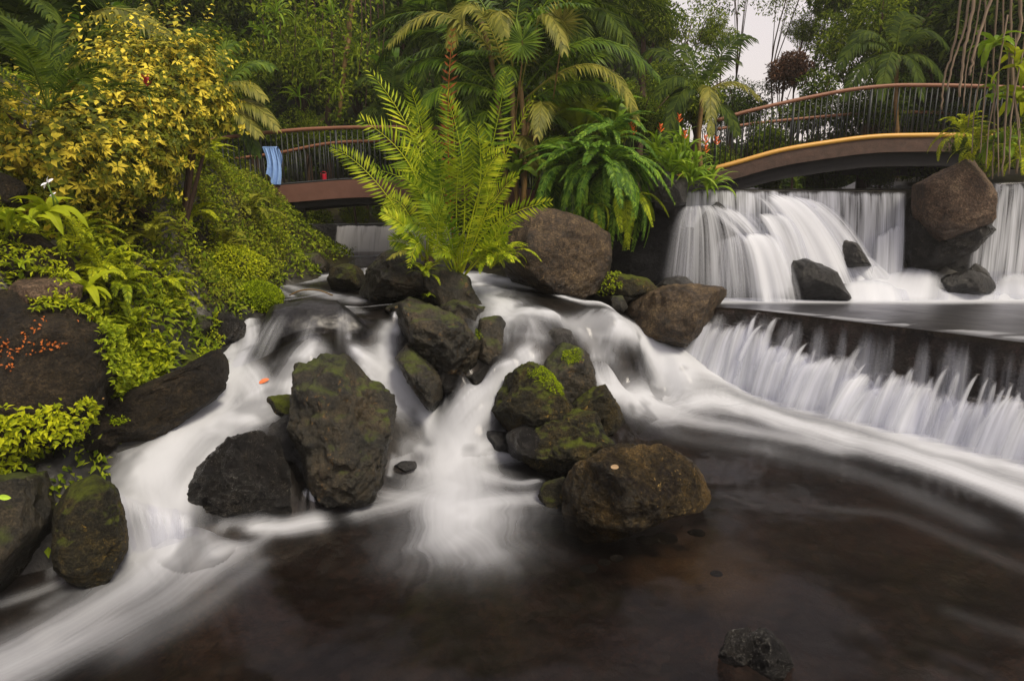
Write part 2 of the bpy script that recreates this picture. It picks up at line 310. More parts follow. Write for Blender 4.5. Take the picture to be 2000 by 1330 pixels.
# ---------------------------------------------------------------- foam strokes on the stream sheet
ST = [ # points (px,py), width px (start,end), strength
 ([(487,625),(488,660),(470,705),(455,740)],(14,26),1.0),([(440,690),(450,730),(430,780),(380,830),(320,880),(270,910)],(42,48),1.0),([(480,740),(500,790),(440,830)],(38,40),.9),
 ([(425,690),(405,665)],(12,8),.5),([(618,686),(585,715),(560,770),(520,800),(440,830)],(26,36),.95),
 ([(420,830),(350,890),(310,930)],(46,40),.75),([(480,860),(420,895),(370,960),(340,1010)],(14,22),.8),([(250,870),(238,950),(262,1000)],(12,14),.45),
 ([(255,985),(285,1010),(300,1090)],(30,40),.7),([(330,985),(335,1080)],(26,34),.7),([(300,935),(312,1010),(320,1085)],(52,60),.7),([(760,972),(900,985),(1050,972)],(26,26),.45),([(225,970),(245,1040),(270,1100)],(9,16),.35),
 ([(330,1085),(250,1150),(120,1225),(-40,1310),(-200,1360)],(52,62),.72),([(450,1075),(350,1150),(200,1235),(0,1335)],(30,48),.42),([(500,1100),(420,1170),(250,1260)],(20,50),.2),
 ([(615,1022),(560,1035),(500,1035)],(22,18),.85),([(500,1030),(440,1030),(395,1050)],(12,10),.35),([(520,1050),(470,1075),(400,1100)],(18,26),.35),([(100,985),(104,1120)],(9,9),.3),([(115,1138),(60,1160),(-40,1190)],(13,15),.35),
 ([(120,1160),(90,1180)],(16,16),.2),
 ([(760,640),(752,690),(790,750),(845,815),(875,870),(890,950),(900,1010)],(16,62),1.0),([(700,690),(735,715),(790,760)],(18,34),.9),([(715,720),(745,760),(790,810)],(16,20),.8),
 ([(1035,692),(985,740),(925,785),(885,830)],(20,34),.9),([(1040,705),(1000,760),(945,815),(900,870)],(10,30),.7),([(985,850),(930,880),(900,900)],(10,30),.6),
 ([(960,890),(1040,890)],(22,14),.75),([(930,920),(1010,945),(1050,940)],(30,12),.55),([(880,925),(900,1040)],(74,88),.75),([(860,950),(780,980),(700,1000)],(28,20),.5),([(900,1040),(930,1085)],(50,50),.3),
 ([(868,790),(873,745),(850,700),(835,670)],(10,5),.7),([(855,700),(870,640)],(4,3),.25),([(775,610),(772,650)],(7,8),.8),([(855,880),(800,870),(790,900)],(18,12),.5),
 ([(700,610),(690,600)],(14,10),.3),([(672,600),(680,660)],(9,6),.35),
 ([(600,548),(650,540),(715,548)],(12,16),.8),([(560,560),(610,572),(700,588)],(7,10),.6),([(530,525),(540,560),(570,580)],(6,9),.6),([(560,592),(680,600),(800,592)],(4,4),.45),([(420,596),(350,598)],(4,5),.5),
 ([(650,502),(760,500),(890,500)],(7,7),1.0),([(600,535),(560,520)],(6,6),.35),([(715,525),(712,545)],(8,8),.6),([(640,575),(520,590)],(5,5),.3),
 ([(905,535),(940,560),(975,600),(1000,625)],(14,24),.95),([(940,540),(990,550),(1040,562)],(16,9),.9),([(985,590),(1060,612),(1150,625)],(17,22),.85),([(1095,578),(1140,590),(1190,602)],(9,14),.95),
 ([(1000,622),(1100,628),(1200,640),(1260,670),(1320,720)],(15,40),1.0),([(1180,625),(1245,650),(1330,735)],(22,30),.9),([(1120,640),(1180,700),(1200,760)],(14,30),.75),([(1010,655),(1060,660)],(8,8),.2),
 ([(1160,690),(1190,760),(1300,775)],(10,34),.8),([(1230,770),(1400,785),(1560,832),(1750,885),(1900,932),(2060,990)],(46,62),1.0),([(1240,785),(1330,815),(1450,840),(1620,875)],(40,34),.55),
 ([(1320,695),(1450,752),(1600,800),(1800,862),(2060,938)],(48,66),1.0),('lip',(40,60),1.0),([(1300,690),(1370,700)],(12,14),.7),
 ([(1600,990),(1750,1010),(1900,1070),(2050,1130)],(14,26),.06),([(1860,1195),(2020,1250)],(18,26),.05),([(1400,962),(1480,990)],(4,7),.05),([(1500,880),(1700,935),(1900,1020)],(40,44),.12),([(1320,850),(1500,880)],(30,30),.12),
 ([(770,890),(760,930)],(6,5),.5),([(780,905),(830,925)],(14,20),.4)]
def px_spread(p): return 0 if p == 'lip' else abs(p[0][0] - p[-1][0]) - 0 * abs(p[0][1] - p[-1][1]) * 2
X, Y = fan(620, 760, 1.6, 16.5, -50, 46)
Z = waterz(X, Y); fx, fy = X.ravel(), Y.ravel()
PV = np.stack([X, Y, Z], -1).reshape(-1, 3)
keep_no = np.zeros(len(PV)); foam = np.zeros(len(PV)); flow = np.zeros((len(PV), 2)); fw = np.zeros(len(PV)) + 1e-6
wob = np.stack([fbm(PV * 2.2, 3, 21) - .5, fbm(PV * 2.2, 3, 31) - .5, np.zeros(len(PV))], 1)
LIPW = [atz(a, b, MID_Z) for a, b in [(1360,598),(1450,604),(1560,616),(1700,633),(1850,651),(2060,677)]]
for si, (pts, wd, stg) in enumerate(ST):
    Q = [np.array([p[0] - .02, p[1] - .33, .04]) for p in LIPW] if pts == 'lip' else [hit(a, b) for a, b in pts]; Dm = np.mean([q[1] for q in Q])
    C = catmull(Q, 4 * len(Q) + 4); n = len(C); seg = np.linalg.norm(np.diff(C, axis=0), axis=1); cum = np.concatenate([[0], np.cumsum(seg)])
    Wd = np.linspace(wd[0], wd[1], n) * U(C[:, 1]) * (1.42 if Dm < 5.2 else 1.12 if Dm < 8.6 or px_spread(pts) < 60 else 2.6)
    lo = C.min(0) - Wd.max() * 2.6; hi = C.max(0) + Wd.max() * 2.6
    idx = np.nonzero(((PV > lo) & (PV < hi))[:, :2].all(1))[0]
    if not len(idx): continue
    p = PV[idx] + wob[idx] * (Wd.mean() * .8); best = np.full(len(idx), 9e9); S = np.zeros(len(idx)); T = np.zeros(len(idx)); WW = np.ones(len(idx)); E = np.zeros(len(idx))
    for k in range(n - 1):
        a, b = C[k], C[k + 1]; ab = b - a; t = np.clip(((p - a) @ ab) / (ab @ ab + 1e-9), 0, 1); q = a + t[:, None] * ab; dv = p - q; wl = Wd[k] + (Wd[k + 1] - Wd[k]) * t
        d = np.linalg.norm(dv, axis=1) / wl; m = d < best; best[m] = d[m]
        nrm = np.array([ab[1], -ab[0], 0]); nrm /= np.linalg.norm(nrm) + 1e-9
        S[m] = (cum[k] + t[m] * seg[k]); T[m] = dv[m] @ nrm; WW[m] = wl[m]
    dens = np.exp(-best ** 2 * 1.15)
    tn = T / WW
    st = fbm(np.stack([T * 52 + si * 9, S * 1.3, np.full(len(S), si)], 1), 3, 40 + si) - .5; st2 = fbm(np.stack([T * 11 + si * 5, S * .9, np.full(len(S), si)], 1), 2, 90 + si) - .5
    k = 1 + (st * 1.15 + st2 * 1.2) * np.clip(1.25 - dens, .1, 1) * (1.0 if WW.mean() < .22 else .6) * (1 if stg > .2 else .4)
    dens = np.clip(dens * stg * k, 0, 1)
    foam[idx] = 1 - (1 - foam[idx]) * (1 - dens)
foam = np.clip(foam, 0, 1) ** 1.2 * .88
foam *= .93 + .12 * fbm(PV * 3, 3, 77)
foam *= 1 - np.where(PV[:, 2] > .06, .48, .12) * smooth(.50, .66, fbm(PV * [2.6, 2.0, 3.4], 3, 78))
# soft swell of the silky water
dz = (fbm(PV * np.array([2.4, 2.4, 2.4]), 3, 51) - .5) * .07 * np.clip(foam * 1.5, 0, 1) * (PV[:, 2] > .03) + foam * .02
PV[:, 2] += dz
# keep the sheet out from behind the second weir
lipA, lipB = atz(1400, 600, MID_Z), atz(2060, 673, MID_Z)
def behind_lip(x, y):
    d = lipB - lipA; return (x > 2.9) & ((y - lipA[1]) * d[0] - (x - lipA[0]) * d[1] > -.06 * d[0])
PV[behind_lip(PV[:, 0], PV[:, 1]), 2] -= .35
tag(obj('stream', meshdata('stream', PV, grid_faces(*X.shape), m_water, attrs={'foam': foam})), 'silky white stream water running down over dark rocks into the still brown pool', kind='structure')
# ---------------------------------------------------------------- middle pool behind the second weir
lip = [atz(a, b, MID_Z) for a, b in [(1385, 600), (1450, 603), (1560, 615), (1700, 632), (1850, 650), (2060, 676), (2300, 700)]]
lip = catmull(lip, 120); back = [at(1240, 582, 9.75), at(2350, 590, 10.6)]
rows = []
for k, t in enumerate(np.linspace(0, 1, 90)):
    bk = np.linspace(0, 1, 120)[:, None] * (back[1] - back[0]) + back[0]; bk[:, 1] = np.maximum(bk[:, 1], 10.0)
    r = lip * (1 - t) + bk * t; r[:, 2] = MID_Z; rows.append(r)
PP = np.array(rows).reshape(-1, 3)
pf = smooth(9.15, 9.75, PP[:, 1] + .35 * (fbm(PP * [.5, 3, 1], 3, 5) - .5)) * .98
e = np.linspace(0, 1, 90)[:, None] * np.ones(120); sliver = np.exp(-((e.ravel() - .06) / .035) ** 2) * (fbm(PP * [1.2, 6, 1], 3, 8) > .48) * .35 * smooth(3.3, 3.9, PP[:, 0])
tag(obj('middle_pool', meshdata('middle_pool', PP, grid_faces(90, 120), m_pool, attrs={'foam': np.clip(pf + sliver, 0, 1)})), 'smooth grey green pool between the upper weir and the lower weir', kind='structure')
# ================================================================ ROCKS
def ico(sub):
    import bmesh
    b = bmesh.new(); bmesh.ops.create_icosphere(b, subdivisions=sub, radius=1.0); b.verts.ensure_lookup_table()
    V = np.array([v.co[:] for v in b.verts]); F = np.array([[v.index for v in f.verts] for f in b.faces]); b.free(); return V, F
ICO = {k: ico(k) for k in (3, 4, 5, 6)}
DK = (.006, .0055, .005)
MR = {
 'wet': rock_mat('wet_black_rock', DK, (.022, .02, .018), (.05, .043, .035), (.05, .06, .012), -.02, .20, .65, 3.2, 1.0),
 'wetsmooth': rock_mat('smooth_wet_rock', (.008, .008, .009), (.015, .015, .016), (.032, .030, .03), None, 0, .35, .35, 2.2, .5, fine=.4),
 'mossdark': rock_mat('dark_mossy_rock', (.010, .010, .008), (.028, .024, .015), (.06, .045, .024), (.050, .065, .006), .30, .38, .4, 2.6, 1.0, (.16, .09, .025), .05),
 'moss': rock_mat('mossy_rock', (.012, .012, .008), (.035, .03, .015), (.09, .065, .02), (.085, .105, .008), .34, .6, .25, 2.6, 1.0, (.26, .17, .03), .12),
 'amber': rock_mat('amber_rock', (.02, .011, .006), (.085, .060, .024), (.28, .18, .06), (.08, .08, .01), .02, .40, .4, 3.2, 1.0, (.74, .50, .17), .80),
 'brown': rock_mat('brown_rock', (.04, .026, .018), (.11, .07, .045), (.20, .14, .09), (.05, .05, .015), -.15, .65, .3, 1.6, .7),
 'streak': rock_mat('streaked_rock', (.018, .014, .010), (.065, .043, .024), (.16, .11, .055), (.03, .038, .012), .0, .6, .35, 1.8, .7, (.22, .14, .06), .12),
 'lichen': rock_mat('lichened_rock', (.010, .007, .004), (.030, .021, .010), (.08, .055, .028), (.05, .05, .008), .08, .6, .35, 2.4, 1.0),
 'paintedshade': rock_mat('painted_shade_rock', (.003, .003, .004), (.006, .006, .008), (.012, .012, .014), None, 0, .6, .15, 2.0, .5),  # near-black base colour paints the shade on the wall behind the falls
 'film': rock_mat('rock_under_water_film', (.010, .010, .011), (.017, .017, .018), (.028, .027, .028), None, 0, .34, .3, 1.5, .05, fine=.1),
 'grey': rock_mat('grey_wet_rock', (.012, .012, .012), (.03, .028, .026), (.06, .055, .05), (.03, .035, .012), -.12, .32, .55, 2.6, .7),
}
ROCKS = {}
def rock(label, outl, mat='wet', D=None, thick=None, seed=0, sub=5, rough=.09, facets=5, name='rock', base_py=None, group=None, box=.75, top=None):
    outl = np.array(outl, float); c = (outl.max(0) + outl.min(0)) / 2; wpx = np.ptp(outl[:, 0]); hpx = np.ptp(outl[:, 1])
    if D is None:
        D = hit(c[0], base_py or outl[:, 1].max() - hpx * .08)[1]; D += .5 * (thick or .4 * wpx * U(D))
    th = thick if thick else .8 * wpx * U(D) * .5 * 1.1
    V, F = ICO[sub]; rng = np.random.RandomState(seed + 11)
    fw_ = ray(c[0], c[1]); C = at(c[0], c[1], D); sc = D / fw_[1] / FPX; fw_ = fw_ / np.linalg.norm(fw_)
    up = np.array([0, SP, CP]); up = up - fw_ * (up @ fw_); up /= np.linalg.norm(up); rt = np.cross(fw_, up)
    # outline radius by angle
    rel = outl - c; ang = np.arctan2(-rel[:, 1], rel[:, 0]); order = np.argsort(ang); n = len(rel)
    th_s = np.linspace(-math.pi, math.pi, 361); R = np.zeros(361)
    for i in range(n):
        a = rel[i] * [1, -1]; b = rel[(i + 1) % n] * [1, -1]
        for j, t in enumerate(th_s):
            d = np.array([math.cos(t), math.sin(t)]); den = d[0] * (b - a)[1] - d[1] * (b - a)[0]
            if abs(den) < 1e-9: continue
            r = (a[0] * (b - a)[1] - a[1] * (b - a)[0]) / den; s_ = (a[0] * d[1] - a[1] * d[0]) / den
            if 0 <= s_ <= 1 and r > 0: R[j] = max(R[j], r)
    R = np.maximum(R, 4); k = np.exp(-np.linspace(-2, 2, 9) ** 2); k /= k.sum(); R = R if 'angular' in label else np.convolve(np.concatenate([R[-9:-1], R, R[1:9]]), k, 'same')[8:-8]
    W = V.copy(); W = np.sign(W) * np.abs(W) ** box; W /= np.max(np.abs(W)) ; rho0 = np.hypot(W[:, 0], W[:, 2]); W /= max(rho0.max() * .0 + 1, 1)
    t = np.arctan2(V[:, 2], V[:, 0]); rho = np.hypot(V[:, 0], V[:, 2]); rho = rho ** .72; yy = np.sign(V[:, 1]) * np.abs(V[:, 1]) ** .85
    Rt = np.interp(t, th_s, R) * sc
    P = np.stack([np.cos(t) * rho * Rt, yy * th, np.sin(t) * rho * Rt], 1)
    size = max(wpx, hpx) * sc * .5; mn = min(size, th)
    for _ in range(facets):
        d = rng.normal(size=3); d[1] = -abs(d[1]); d /= np.linalg.norm(d); pr = P @ d; lim = pr.max() * rng.uniform(.66, .86); P -= np.maximum(pr - lim, 0)[:, None] * d * .85
    nrm = norm(P); q = P / size + seed * 3.7
    dsp = (fbm(q * 1.7, 3, seed) - .5) * 1.5 + (np.abs(fbm(q * 2.8, 4, seed + 5) - .5) * -2.6 + .3) + (fbm(q * 7, 4, seed + 9) - .5) * .9 + (.5 - np.abs(fbm(q * 14, 3, seed + 15) - .5) * 4) * .16 + (fbm(q * 30, 2, seed + 12) - .5) * .25
    P += nrm * (dsp * rough * 2 * size * (.55 + .45 * np.abs(V[:, 1:2])[:, 0]))[:, None]
    Wd = P[:, 0:1] * rt + P[:, 1:2] * fw_ + P[:, 2:3] * up
    gs = 1.14 if 'spur' in label else .99 if 'amber' in label else 1.08
    me = meshdata(name, Wd * gs, F, MR[mat] if isinstance(mat, str) else mat)
    o = obj(name, me, loc=C); tag(o, label, 'rock', group); ROCKS[label] = (Wd * gs + C, F)
    return o
RK = [
 ('smooth dark hump of rock under a thin film of water above the left cascade', [(505,700),(498,645),(525,608),(600,592),(690,596),(738,625),(742,668),(690,702),(640,700),(600,715),(565,745),(540,765),(518,745)], 'film', 7.18, .55, 81, 6, .014),
 ('dark mossy ledge just right of the fern roots beside the white chute', [(862,602),(900,585),(958,612),(985,650),(960,684),(900,664)], 'mossdark', 7.75, .4, 82, 5, .08),
 ('dark ledge directly below the large fern boulder', [(758,604),(800,585),(852,600),(856,640),(800,652),(762,640)], 'mossdark', 7.75, .4, 83, 5, .08),
 ('small black rock at the foot of the broad wet rock face', [(905,740),(950,718),(1000,715),(1012,738),(965,768),(915,772)], 'wet', 6.9, .35, 84, 5, .1),
 ('black rock tip splitting the water right of the big boulder', [(845,735),(868,715),(905,740),(900,775),(868,778)], 'wet', 6.75, .3, 85, 5, .1),
 ('dark shelf rock under the rock spur on its left', [(995,850),(1030,832),(1075,850),(1080,890),(1030,905),(1000,885)], 'wet', 6.0, .3, 86, 5, .08),
 ('wet rock low in the white cascade left of the big boulder', [(500,830),(520,818),(556,822),(560,848),(520,856)], 'wet', 5.6, .25, 87, 4, .08),
 ('big dark mossy boulder standing mid stream where the white water splits', [(590,722),(612,700),(640,696),(668,702),(695,727),(748,765),(772,790),(781,825),(770,880),(742,930),(700,975),(640,990),(608,965),(592,900),(580,850),(588,790)], 'mossdark', None, .42, 1, 6, .10),
 ('small flat mossy ledge rock against the left side of the big boulder', [(511,792),(530,774),(590,773),(615,800),(605,820),(540,813),(515,808)], 'moss', 5.75, .3, 2, 4, .08),
 ('rough black wet rock below the left cascade with thin water over it', [(382,1012),(376,965),(400,912),(450,862),(500,852),(538,872),(562,925),(570,995),(540,1010),(470,1015),(410,1028)], 'wet', 4.95, .42, 3, 6, .09),
 ('dark wet shelf rock between the big boulder and the black rough rock', [(520,850),(560,815),(610,820),(650,870),(655,960),(620,985),(580,985),(550,920)], 'wetsmooth', 5.35, .35, 4, 5, .06),
 ('upright rounded mossy stone standing at the bottom left of the falls', [(124,995),(145,955),(185,937),(215,962),(230,1030),(234,1080),(205,1130),(168,1163),(132,1140),(122,1075)], 'moss', 3.95, .26, 5, 6, .06),
 ('dark mossy rock at the left frame edge beside the thin trickle', [(-120,925),(20,915),(70,945),(80,1000),(68,1060),(72,1105),(30,1140),(-60,1170),(-160,1100)], 'mossdark', 3.75, .45, 6, 5, .08),
 ('huge dark boulder on the left bank spotted with orange lichen', [(-120,640),(-60,590),(60,585),(140,590),(176,625),(184,690),(207,745),(196,795),(120,860),(0,880),(-120,860)], 'lichen', 4.55, .75, 7, 6, .06),
 ('long sloping brown slab under the left bank above the white cascade', [(60,905),(150,830),(230,775),(330,735),(400,680),(424,700),(422,745),(382,792),(290,852),(180,905),(80,955),(10,960)], 'lichen', 4.95, .4, 8, 6, .06),
 ('dark slab at the left frame edge below the bright ground cover', [(-160,880),(-20,860),(110,880),(130,910),(60,960),(-40,980),(-160,990)], 'mossdark', 4.2, .4, 9, 5, .06),
 ('smooth brown rock lying on the lichened boulder at the left', [(25,575),(55,545),(100,537),(142,556),(140,582),(100,606),(40,602)], 'brown', 4.7, .3, 10, 5, .05),
 ('dark rounded boulder at the left edge under the yellow shrub', [(-80,500),(-20,462),(60,458),(108,490),(122,530),(100,555),(20,575),(-80,570)], 'lichen', 5.0, .45, 11, 5, .05),
 ('black rock at the left frame edge beside the white star flower', [(-60,360),(-10,340),(30,350),(42,380),(30,410),(-40,420)], 'lichen', 5.2, .3, 12, 4, .06),
 ('low dark rock shelf under the left bank beside the small inlet', [(283,640),(300,607),(345,612),(410,620),(410,655),(380,675),(320,690),(290,675)], 'mossdark', 6.5, .4, 13, 5, .07),
 ('rounded black rock with pale leaves at the end of the left slab', [(340,715),(362,690),(400,690),(415,712),(408,740),(370,748),(345,740)], 'moss', 5.95, .3, 14, 5, .06),
 ('small dark wet rock beside the first white spout on the left', [(394,640),(412,618),(450,612),(474,635),(468,665),(440,682),(405,670)], 'wet', 6.9, .3, 15, 5, .1),
 ('little black rock between the slab and the left white spout', [(372,690),(390,668),(412,680),(415,700),(395,708)], 'wet', 6.4, .2, 16, 4, .08),
 ('low wet rock under the round moss cushion', [(400,600),(460,575),(500,560),(540,580),(562,600),(500,618),(430,615)], 'wet', 7.9, .35, 17, 5, .06),
 ('flat grey rock breaking the upper pool below the bridge', [(520,545),(545,528),(585,535),(592,550),(550,560)], 'grey', 10.2, .4, 18, 4, .07),
 ('dark rock beside the driftwood at the head of the stream', [(495,515),(530,490),(570,500),(575,528),(530,530)], 'grey', 11.6, .5, 19, 4, .08),
 ('mossy dark rock under the far weir, left of the round stone', [(565,520),(580,500),(620,495),(640,515),(635,535),(580,536)], 'mossdark', 11.2, .45, 20, 4, .07),
 ('round mossy stone in the upper pool beside the fern rock', [(643,545),(652,525),(680,515),(708,528),(712,552),(695,567),(650,566)], 'moss', 9.5, .35, 21, 5, .06),
 ('small stone behind the fern rock at the lip of the upper pool', [(715,530),(730,512),(752,520),(755,545),(725,548)], 'mossdark', 10.0, .3, 22, 4, .07),
 ('large mossy boulder that carries the tall ferns', [(710,572),(722,535),(752,497),(785,486),(835,500),(852,535),(860,580),(800,592),(745,592)], 'mossdark', 8.4, .55, 23, 6, .07),
 ('dark root covered rock right of the large fern boulder', [(835,530),(880,530),(912,545),(932,590),(955,630),(945,665),(905,650),(860,610),(835,585)], 'mossdark', 8.1, .45, 24, 5, .09),
 ('broad dark wet rock face below the fern boulder with thin rills', [(780,640),(790,600),(840,602),(895,625),(935,680),(948,730),(905,772),(868,748),(820,700)], 'mossdark', 6.95, .6, 25, 6, .08),
 ('dark mossy rock between the fern boulder and the middle rill', [(925,660),(940,628),(975,622),(995,645),(1008,690),(992,728),(955,735),(930,700)], 'mossdark', 7.3, .4, 26, 5, .06),
 ('small squared black rock on the lip above the centre cascade', [(702,600),(720,588),(760,592),(768,620),(750,645),(712,638)], 'wet', 8.2, .3, 27, 4, .07),
 ('narrow dark rock splitting the centre cascade on its right', [(778,705),(800,676),(835,686),(862,725),(870,760),(860,808),(832,795),(800,745)], 'mossdark', 6.55, .35, 28, 5, .08),
 ('top knob of the mossy rock spur between the two cascades', [(1040,688),(1058,655),(1088,637),(1110,640),(1116,665),(1108,690),(1075,702)], 'grey', 7.45, .35, 29, 5, .07),
 ('dark block of the rock spur carrying a small bright moss tuft', [(1040,745),(1060,700),(1100,678),(1135,690),(1153,725),(1155,765),(1120,795),(1070,790)], 'mossdark', 6.95, .45, 30, 5, .07),
 ('mossy hump of the rock spur carrying a streak of bright moss', [(958,812),(975,775),(1000,740),(1035,715),(1085,725),(1108,770),(1105,820),(1050,845),(990,838)], 'moss', 6.45, .5, 31, 6, .08),
 ('rounded mossy stone on the right side of the rock spur', [(1118,800),(1140,768),(1180,757),(1200,790),(1214,820),(1190,842),(1145,845)], 'moss', 6.6, .38, 32, 5, .08),
 ('low mossy lump at the foot of the rock spur', [(1018,870),(1040,825),(1100,800),(1155,815),(1170,850),(1192,868),(1140,905),(1080,932),(1030,912)], 'moss', 6.05, .42, 33, 6, .09),
 ('small green mossy stone tucked against the amber boulder', [(1045,985),(1060,945),(1100,930),(1130,960),(1120,1005),(1075,1003)], 'moss', 5.15, .25, 34, 4, .08),
 ('large amber and brown boulder in front with algae covered sides', [(1098,965),(1120,900),(1165,876),(1230,872),(1290,868),(1340,890),(1372,925),(1385,960),(1378,988),(1310,1003),(1250,1028),(1205,1052),(1150,1064),(1105,1045)], 'amber', 4.88, .5, 35, 6, .065),
 ('small black lump breaking the still pool at the lower right', [(1408,1285),(1425,1240),(1462,1228),(1480,1262),(1440,1305)], 'wet', 3.1, .14, 36, 5, .12),
 ('small knobbly rock behind the lump in the still pool', [(1462,1300),(1470,1250),(1500,1232),(1532,1255),(1545,1290),(1520,1322)], 'wet', 3.04, .14, 37, 5, .12),
 ('big brown flat topped boulder under the broad fern clump', [(985,500),(990,440),(1030,415),(1090,418),(1140,436),(1183,462),(1187,520),(1178,560),(1130,578),(1060,570),(1000,560)], 'streak', 9.2, .75, 38, 6, .035),
 ('long low boulder between the white chute and the middle pool', [(1195,640),(1230,590),(1290,565),(1345,560),(1420,570),(1449,586),(1400,602),(1382,645),(1335,670),(1270,660)], 'streak', 8.95, .6, 39, 6, .05),
 ('black wet stone behind the long low boulder', [(1275,562),(1298,540),(1338,542),(1362,566),(1330,580)], 'grey', 9.5, .3, 40, 4, .05),
 ('low green mossy rock beside the brown flat topped boulder', [(1155,570),(1165,545),(1200,535),(1260,545),(1285,568),(1230,580)], 'moss', 9.3, .4, 41, 5, .06),
 ('small rock lying in the white chute edge below the long boulder', [(1190,600),(1195,580),(1215,578),(1225,600),(1210,615)], 'mossdark', 8.75, .2, 42, 4, .06),
 ('blackish jutting rock beside the orange flowers at the weir end', [(1248,395),(1262,345),(1300,338),(1337,360),(1334,400),(1300,410)], 'grey', 10.25, .5, 43, 5, .05),
 ('dark rock wall with shade painted into its colour behind the left side of the upper falls', [(1180,560),(1190,420),(1240,370),(1330,400),(1400,470),(1400,580),(1280,590)], 'paintedshade', 10.75, .5, 44, 5, .05),
 ('dark rock under the first dome of falling water', [(1305,590),(1315,480),(1335,405),(1400,402),(1450,450),(1500,590)], 'wetsmooth', 10.5, .4, 45, 5, .05),
 ('dark rock under the wide white slide of the upper falls', [(1390,590),(1400,480),(1450,410),(1530,400),(1620,480),(1660,590)], 'wetsmooth', 10.75, .35, 46, 5, .05),
 ('smooth dark boulder standing in the foot of the upper falls', [(1512,520),(1535,500),(1580,510),(1625,535),(1650,585),(1560,592),(1530,570)], 'wetsmooth', 9.95, .4, 47, 5, .04),
 ('small grey stone high in the white water of the upper falls', [(1628,478),(1645,466),(1672,478),(1696,520),(1660,528),(1638,522)], 'grey', 10.1, .3, 48, 5, .05),
 ('low dark stone awash at the right foot of the upper falls', [(1780,575),(1810,545),(1880,532),(1925,545),(1930,575)], 'wetsmooth', 10.15, .35, 49, 5, .05),
 ('small dark stone awash near the right frame edge', [(1880,540),(1905,515),(1925,530),(1930,550)], 'grey', 10.2, .2, 50, 4, .05),
 ('tall angular reddish brown boulder on the crest of the upper weir', [(1797,395),(1800,358),(1830,343),(1868,328),(1912,310),(1924,360),(1922,430),(1902,472),(1862,500),(1822,484),(1802,440)], 'brown', 9.95, .45, 51, 6, .025),
 ('dark wet rock buttress under the reddish brown boulder', [(1762,500),(1765,380),(1800,372),(1850,400),(1905,430),(1918,455),(1890,490),(1830,520),(1775,520)], 'wet', 10.3, .5, 52, 6, .06),
 ('dark stone peeping out of the foliage on the mossy bank', [(355,470),(370,450),(400,452),(412,480),(390,500),(362,495)], 'lichen', 8.1, .3, 53, 4, .06),
 ('dark rock under the fine leaved bank beside the inlet', [(380,590),(400,545),(470,535),(520,550),(500,585),(430,600)], 'wet', 8.4, .45, 54, 5, .07),
 ('dark rock at the foot of the left bridge pier', [(500,530),(505,500),(540,488),(560,510),(545,535)], 'grey', 12.2, .4, 55, 4, .07),
 ('low black rock just right of the first white spout', [(395,628),(430,600),(480,600),(490,620),(470,640),(420,640)], 'wetsmooth', 7.6, .3, 56, 4, .05),
 ('rock just breaking the foam at the foot of the big boulder', [(770,910),(785,900),(810,902),(815,915),(790,922)], 'wetsmooth', 5.75, .12, 57, 4, .04),
 ('wet rock awash left of the spur foot', [(930,865),(950,842),(1000,848),(1022,880),(980,890)], 'wetsmooth', 6.3, .2, 58, 4, .04),
]
for lb, ol, mt, D, th, sd_, sb, rg in RK:
    ro = rock(lb, ol, mt, D, th, sd_, sb, rg, facets=12 if 'angular' in lb else 3 if 'rounded' in lb or 'smooth' in lb else 6, name='boulder' if sb == 6 else 'rock')
# submerged stones near the amber boulder
for i, (a, b, r) in enumerate([(1300,1050,26),(1262,1055,22),(1205,1090,16),(1180,1098,14),(1360,1040,18),(1150,1110,20),(1400,1120,14)]):
    P = atz(a, b, -.16); V, F = ICO[3]; V = V * np.array([1, .8, .3]) * r * U(P[1]) * (1 + .5 * (fbm(V * 1.5 + i * 5, 3, i)[:, None] - .5))
    rk = obj('submerged_stone', meshdata('submerged_stone', V, F, MR['wet']), loc=P); tag(rk, ['flat sunken stone just below the right half of the amber boulder','broad sunken stone directly under the front of the amber boulder','small sunken stone at the left front of the amber boulder','tiny sunken stone nearest to the left front corner of the amber boulder','sunken stone off the right end of the amber boulder','sunken stone farthest in front left of the amber boulder','small sunken stone lying alone on the sandy patch'][i], 'stone', 'flat stones under the water by the amber boulder')

# ================================================================ WEIRS AND FALLING WATER
def wallmesh(name, top, bot, mat, label, thick=.5, nz=24, na=160, cat='weir wall', disp=.08):
    T = catmull(top, na); B = catmull(bot, na); rows = []
    for k, t in enumerate(np.linspace(0, 1, nz)): rows.append(T * (1 - t) + B * t)
    P = np.array(rows); q = P.reshape(-1, 3)
    dd = (fbm(q * [2.2, 2.2, 4], 5, 61) - .5) * disp * 2; P = q.copy(); P[:, 1] += dd * 1.0; P = P.reshape(nz, na, 3)
    topb = T + np.array([0, thick, 0]); P = np.concatenate([topb[None], T[None] + [0, .05, 0.005], P, ], 0)
    o = obj(name, meshdata(name, P.reshape(-1, 3), grid_faces(*P.shape[:2]), mat)); return tag(o, label, cat)
wl_t = [atz(a, b, MID_Z - .012) + [0, -.02, 0] for a, b in [(1360,598),(1450,604),(1560,616),(1700,633),(1850,651),(2060,677),(2300,702)]]
wl_b = [np.array([p[0] - .02, p[1] - .16, -.3]) for i, p in enumerate(wl_t)]
MR['weir'] = rock_mat('wet_weir_stone', (.006, .004, .004), (.015, .009, .008), (.045, .027, .024), None, 0, .42, .25, 3.0, .8, (.10, .07, .07), .1)
wallmesh('lower_weir_wall', wl_t, wl_b, MR['weir'], 'dark wet stone wall of the lower weir holding the middle pool', .35, disp=.11)
def cr(pts): return [at(a, b, D) for a, b, D in pts]
uw_t = cr([(1180,372,10.9),(1335,369,10.6),(1500,371,10.6),(1765,372,10.6),(1900,360,10.5),(2100,352,10.4),(2300,350,10.3)])
